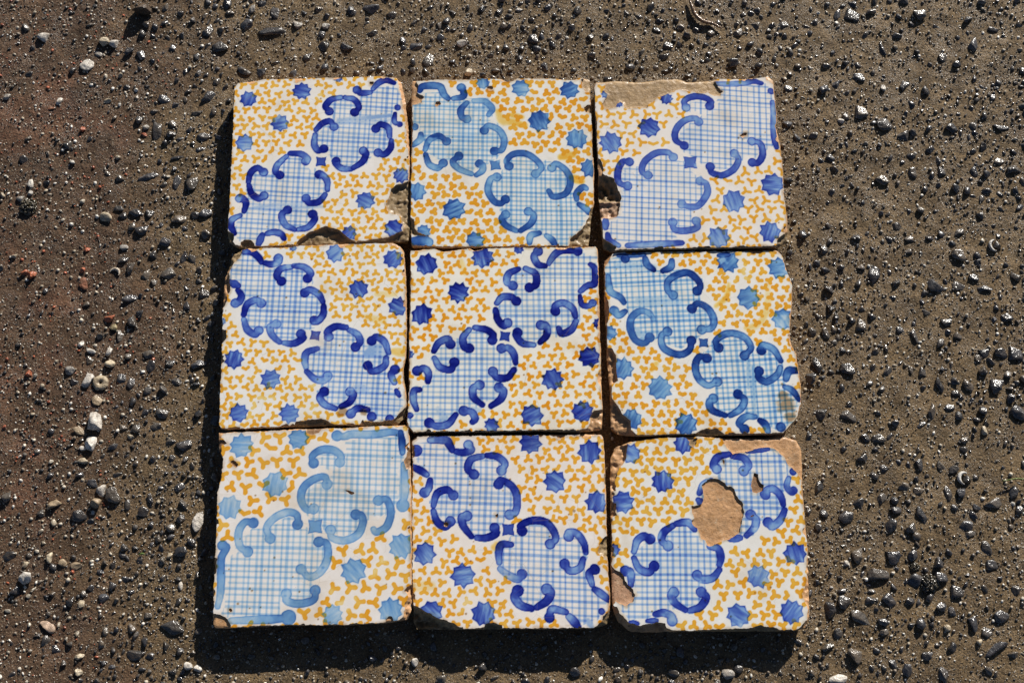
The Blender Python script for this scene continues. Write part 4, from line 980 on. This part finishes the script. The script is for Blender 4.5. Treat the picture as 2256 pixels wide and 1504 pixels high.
# ring shaped shell, curled shells, moss clump, root, grass blade
def torus_mesh(name, R0, r0, zs, seed, a0=0.0, a1=2 * math.pi, n=36, m=10, taper=False):
    r = np.random.default_rng(seed); closed = a1 - a0 > 6.2
    V = []; F = []
    k_n = n if closed else n + 1
    jit = 1 + 0.10 * r.normal(size=k_n)
    for i in range(k_n):
        a = a0 + (a1 - a0) * i / n
        tp = 1.0 if not taper else 0.35 + 0.65 * math.sin(math.pi * i / n)
        for j in range(m):
            b = 2 * math.pi * j / m
            rr = R0 * (0.92 + 0.08 * jit[i]) + r0 * tp * math.cos(b)
            V.append((rr * math.cos(a), rr * math.sin(a) * 1.08, zs * r0 * tp * math.sin(b)))
    for i in range(n):
        for j in range(m):
            F.append((i * m + j, ((i + 1) % k_n) * m + j, ((i + 1) % k_n) * m + (j + 1) % m, i * m + (j + 1) % m))
    if not closed:
        F0 = list(range(m))[::-1]; F1 = [(k_n - 1) * m + j for j in range(m)]
        lp = [q for f in F for q in f] + F0 + F1
        return mesh_from(name, V, lp, [4] * len(F) + [m, m])
    V = np.array(V)
    V = V * (1 + 0.30 * fbm(V[:, 0] * 300 + V[:, 2] * 200, V[:, 1] * 300, 1.0, seed, 3)[:, None]) * np.array([1.12, 0.94, 1.0])
    return mesh_from(name, V, [q for f in F for q in f], [4] * len(F))

def put(o, org, sc, x, y, dz=0.0, rz=0.0):
    p = unproject(org[0] + x / sc, org[1] + y / sc, 0.0)
    o.location = (p[0], p[1], float(gz(np.array(p[0]), np.array(p[1]))) + dz)
    o.rotation_euler[2] = rz
    placed.append((p[0], p[1], 0.008))

mp = CAM[2] / FPX
sh = link('shell', torus_mesh('shell', 29 / 3.008 * mp, 22 / 3.008 * mp, 0.75, 3), DRY_O)
sh.color = (0.42, 0.34, 0.23, 1); put(sh, *B_, 665, 1030, 0.0015, 0.3)
tag(sh, 'tan ring shaped shell with a dark hole, among white pebbles on the left', 'shell')
sh = link('shell', torus_mesh('shell', 32 / 3.008 * mp, 11 / 3.008 * mp, 1.2, 4, 0.2, 3.3, taper=True), DRY_O)
sh.color = (0.55, 0.47, 0.37, 1); put(sh, *B_, 755, 305, 0.001, -0.6)
tag(sh, 'small curled shell rim in gravel left of the upper rows', 'shell')
sh = link('shell', torus_mesh('shell', 38 / 3.0 * mp, 13 / 3.0 * mp, 1.2, 5, 0.5, 3.9, taper=True), DRY_O)
sh.color = (0.58, 0.56, 0.52, 1); put(sh, *G_, 1120, 160, 0.002, 0.6)
tag(sh, 'white shell rim around a dark stone on the right, beside the bottom right tile', 'shell')
sh = link('shell', torus_mesh('shell', 38 / 3.0 * mp, 11 / 3.0 * mp, 1.2, 6, 1.2, 4.4, taper=True), DRY_O)
sh.color = (0.58, 0.56, 0.52, 1); put(sh, *F_, 1335, 120, 0.002, 0.4)
tag(sh, 'white shell rim around a dark stone near the right border, upper half', 'shell')
for org, sc, x, y in ((*G_, 1135, 165), (*F_, 1345, 118)):
    p = unproject(org[0] + x / sc, org[1] + y / sc, 0.0)
    o = link('stone', ROCKS[3], parent=ground); place_rock(o, p[0], p[1], 0.0045, 0.0048, 0.0035, 0.4, 0.3); o.color = (0.03, 0.028, 0.026, 1)
    placed.append((p[0], p[1], 0.006))
# pinkish shell sliver
o = loose('shell', 'shell', *C_, (310, 1130, 112, 56, 32), (0.46, 0.33, 0.24), 'pinkish tan shell sliver in gravel at lower left', group=None, tall=0.5)

# moss clump: many little lumps
def clump(name, rad, n, seed, zsq=0.7):
    r = np.random.default_rng(seed); v0, f0 = rock_shape(5, 1, 2)
    V = []; F = []
    for k in range(n):
        d = r.normal(size=3); d /= np.linalg.norm(d); d[2] = abs(d[2]) * zsq
        c = d * rad * r.uniform(0.45, 1.0) ** 0.6
        F.append(f0 + len(V) * len(v0)); V.append(v0 * rad * r.uniform(0.10, 0.24) + c)
    V = np.concatenate(V); F = np.concatenate(F)
    return mesh_from(name, V, F.ravel(), np.full(len(F), 3))
for (org, sc), x, y, rad, lab, cc in ((G_, 890, 850, 60, 'dark glistening mossy clump in the gravel at lower right', (0.022, 0.018, 0.008)), (A, 185, 1365, 62, 'dark mossy clump by the left border above the orange crumbs', (0.045, 0.035, 0.014)),
                                  (G_, 795, 742, 34, 'small dark mossy tuft just above the larger mossy clump', (0.025, 0.022, 0.008))):
    o = link('moss_clump', clump('moss_clump', rad / 3.0 * mp, 130, x), WET_O); o.color = (*cc, 1)
    put(o, org, sc, x, y, -0.0005); tag(o, lab, 'moss')

def tube(name, P, rad, m=8):
    P = catmull(np.asarray(P), 8); n = len(P); V = []; F = []
    for i in range(n):
        tn = P[min(i + 1, n - 1)] - P[max(i - 1, 0)]; tn = tn / np.linalg.norm(tn)
        s = np.cross(tn, [0, 0, 1.0]); s /= np.linalg.norm(s); u = np.cross(s, tn)
        r = rad * (0.25 + 0.75 * math.sin(math.pi * (0.12 + 0.80 * i / (n - 1)))) * (1 + 0.15 * math.sin(i * 1.9))
        for j in range(m):
            b = 2 * math.pi * j / m; V.append(P[i] + r * (math.cos(b) * s + math.sin(b) * u))
    for i in range(n - 1):
        for j in range(m): F.append((i * m + j, i * m + (j + 1) % m, (i + 1) * m + (j + 1) % m, (i + 1) * m + j))
    return mesh_from(name, V, [q for f in F for q in f] + list(range(m))[::-1] + [(n - 1) * m + j for j in range(m)], [4] * len(F) + [m, m])
Q = unproject(1300 + np.array([515, 530, 550, 590, 640, 685]) / 2.36, np.array([-6, 35, 80, 112, 125, 148]) / 2.36, 0.001)
o = link('root', tube('root', Q, 0.0024), WET_O); o.color = (0.16, 0.085, 0.032, 1)
tag(o, 'curved brown root running in from the top border', 'root')
for q in Q: placed.append((q[0], q[1], 0.004))
Q = unproject(1750 + np.array([1370, 1420, 1470, 1530]) / 2.984, 1000 + np.array([176, 168, 160, 168]) / 2.984, 0.003)
o = link('grass_blade', tube('grass_blade', Q, 0.0009, 6), DRY_O); o.color = (0.12, 0.16, 0.03, 1)
tag(o, 'single green grass blade at the right border', 'grass blade')
Q = unproject(np.array([915, 935, 955]) / 2.984, 1000 + np.array([660, 652, 660]) / 2.984, 0.001)
o = link('grass_blade', tube('grass_blade', Q, 0.0010, 6), DRY_O); o.color = (0.07, 0.13, 0.02, 1)
tag(o, 'tiny green sprig in the dirt left of the bottom left tile', 'grass blade')

# ---- random fill: the largest go in as single stones, the rest as one gravel mass
cell = {}
CS = 0.02
def cadd(x, y, r):
    cell.setdefault((int(x // CS), int(y // CS)), []).append((x, y, r))
for p in placed: cadd(*p)
def free(x, y, r, k=0.9):
    cx_, cy_ = int(x // CS), int(y // CS)
    for a in (-1, 0, 1):
        for b in (-1, 0, 1):
            for q in cell.get((cx_ + a, cy_ + b), ()):
                if (q[0] - x) ** 2 + (q[1] - y) ** 2 < (k * (q[2] + r)) ** 2: return False
    return True

XR, YR = (-0.72, 0.74), (-0.47, 0.54)
def scatter(n, smin, smax, power, dens, k, margin):
    out = []
    tries = 0
    while len(out) < n and tries < n * 14:
        tries += 1
        x, y = rs.uniform(*XR), rs.uniform(*YR)
        if rs.random() > dens(x, y): continue
        r = smin + (smax - smin) * rs.random() ** power
        if inside_tiles((x, y), r * margin): continue
        if not free(x, y, r, k): continue
        cadd(x, y, r); out.append((x, y, r))
    return out
def leftness(x, y): return float(look(LEFT, x, y))
def dens_dark(x, y): return (1 - 0.90 * leftness(x, y)) * (0.08 + 1.9 * max(look(N14, x, y) - 0.18, 0) ** 1.3)
def dens_pale(x, y): return 0.10 + 1.15 * look(N20, x, y)
def dens_fine(x, y): return 0.35 + 0.9 * look(N20, x, y)
def dens_peb(x, y): return (0.18 + 0.5 * leftness(x, y) + (0.35 if y < -0.15 and x < -0.3 else 0)) * (0.2 + 1.4 * look(N20, x, y))

big = scatter(7000, 0.0013, 0.0062, 2.7, dens_dark, 0.86, 1.0)
big.sort(key=lambda s: -s[2])
inview = lambda s: -0.60 < s[0] < 0.63 and -0.37 < s[1] < 0.43
n_single = max(0, 298 - n_emb)
singles = [s for s in big if inview(s)][:n_single]
ss = set(singles)
for x, y, r in singles:
    o = link('stone', ROCKS[rs.integers(len(ROCKS))], parent=ground)
    e = rs.uniform(0.6, 1.0)
    place_rock(o, x, y, r, r * e, r * e * rs.uniform(0.6, 1.0), rs.uniform(0, 6.28), rs.uniform(0.36, 0.52), 0.3)
    o.color = (*(np.array(DARK[rs.integers(len(DARK))]) * rs.uniform(0.8, 1.35)), 1)
rest = [s for s in big if s not in ss]

def joined(name, items, shapes, colf, mat, sink, zr, smooth_on=True):
    """many small stones as one mesh: grouped by shape, moved into place with array maths"""
    Vs, Fs, Cs = [], [], []; off = 0
    A = np.array(items); pick = rs.integers(len(shapes), size=len(A))
    for k, (v, f) in enumerate(shapes):
        B = A[pick == k]; n = len(B)
        if not n: continue
        zz = gz(B[:, 0], B[:, 1]); r = B[:, 2]
        e = rs.uniform(0.5, 1.0, n); hz_ = r * e * rs.uniform(*zr, n)
        a = rs.uniform(0, 6.28, n); ca, sa = np.cos(a)[:, None], np.sin(a)[:, None]
        p = v[None] * np.stack([r, r * e, hz_], 1)[:, None, :]
        p[..., 2] += rs.uniform(-0.35, 0.35, n)[:, None] * p[..., 0]
        q = np.empty_like(p)
        q[..., 0] = p[..., 0] * ca - p[..., 1] * sa + B[:, 0:1]
        q[..., 1] = p[..., 0] * sa + p[..., 1] * ca + B[:, 1:2]
        q[..., 2] = p[..., 2] + (zz + hz_ * (1 - 2 * rs.uniform(*sink, n)))[:, None]
        Vs.append(q.reshape(-1, 3))
        Fs.append((f[None] + (off + np.arange(n) * len(v))[:, None, None]).reshape(-1, 3)); off += n * len(v)
        Cs.append(np.repeat(np.array([colf(x, y) for x, y in B[:, :2]]), len(v), 0))
    F = np.concatenate(Fs)
    me = mesh_from(name, np.concatenate(Vs), F.ravel(), np.full(len(F), 3), {'rock': np.concatenate(Cs)}, smooth_on)
    o = link(name, me, mat, ground)
    o['kind'] = 'stuff'
    return o
SH2 = [rock_shape(50 + k, 2, 9, 0.35, 0.85) for k in range(20)]
SH1 = [rock_shape(80 + k, 1, 3, 0.7, 0.95, 0.12) for k in range(20)]
def col_dark(x, y): return np.array(DARK[rs.integers(len(DARK))]) * rs.uniform(0.7, 1.5)
PALE = [(0.46, 0.41, 0.33), (0.62, 0.59, 0.53), (0.32, 0.27, 0.20), (0.20, 0.16, 0.12), (0.10, 0.085, 0.07), (0.045, 0.042, 0.040)]
def col_pale(x, y):
    u = rs.random(); l = leftness(x, y)
    if l > 0.3 and u < 0.10: return np.array(RED) * rs.uniform(0.5, 1.1)
    k = rs.choice(6, p=[0.22, 0.15, 0.17, 0.14, 0.12, 0.20])
    return np.array(PALE[k]) * rs.uniform(0.7, 1.15)
def col_peb(x, y):
    k = rs.choice(6, p=[0.26, 0.16, 0.26, 0.16, 0.10, 0.06])
    if leftness(x, y) > 0.3 and rs.random() < 0.10: return np.array(RED) * rs.uniform(0.4, 1.0)
    return np.array(PALE[k]) * rs.uniform(0.6, 1.05)
joined('gravel', [q for q in rest if q[2] > 0.0021], SH2, col_dark, WET_A, (0.36, 0.56), (0.55, 0.95))
joined('small_gravel', [q for q in rest if q[2] <= 0.0021], SH1, col_dark, WET_A, (0.25, 0.48), (0.5, 0.95))
pale = scatter(900, 0.0014, 0.0036, 2.0, dens_peb, 0.86, 1.0)
joined('pale_gravel', pale, SH2, col_peb, DRY_A, (0.2, 0.42), (0.6, 1.0))
OCT = [(np.array([(1, 0, 0), (-1, 0, 0), (0, 1, 0), (0, -1, 0), (0, 0, 1), (0, 0, -1)], float) * rs.uniform(0.6, 1.1, (6, 1)),
        np.array([(0, 2, 4), (2, 1, 4), (1, 3, 4), (3, 0, 4), (2, 0, 5), (1, 2, 5), (3, 1, 5), (0, 3, 5)])) for _ in range(12)]
grit = scatter(10500, 0.0010, 0.0024, 1.6, dens_pale, 0.8, 1.0)
joined('grit', grit, SH1, col_pale, DRY_A, (0.12, 0.38), (0.5, 0.9))
fgrit = scatter(21000, 0.0007, 0.0014, 1.3, dens_fine, 0.55, 1.0)
joined('fine_grit', fgrit, OCT, col_pale, DRY_A, (0.08, 0.34), (0.7, 1.1))
fine = []
while len(fine) < 20000:
    x, y = rs.uniform(*XR), rs.uniform(*YR)
    if rs.random() > dens_fine(x, y) or inside_tiles((x, y), 0.001): continue
    fine.append((x, y, rs.uniform(0.0005, 0.0009)))
joined('sand', fine, OCT, col_pale, DRY_A, (0.05, 0.30), (0.7, 1.1))
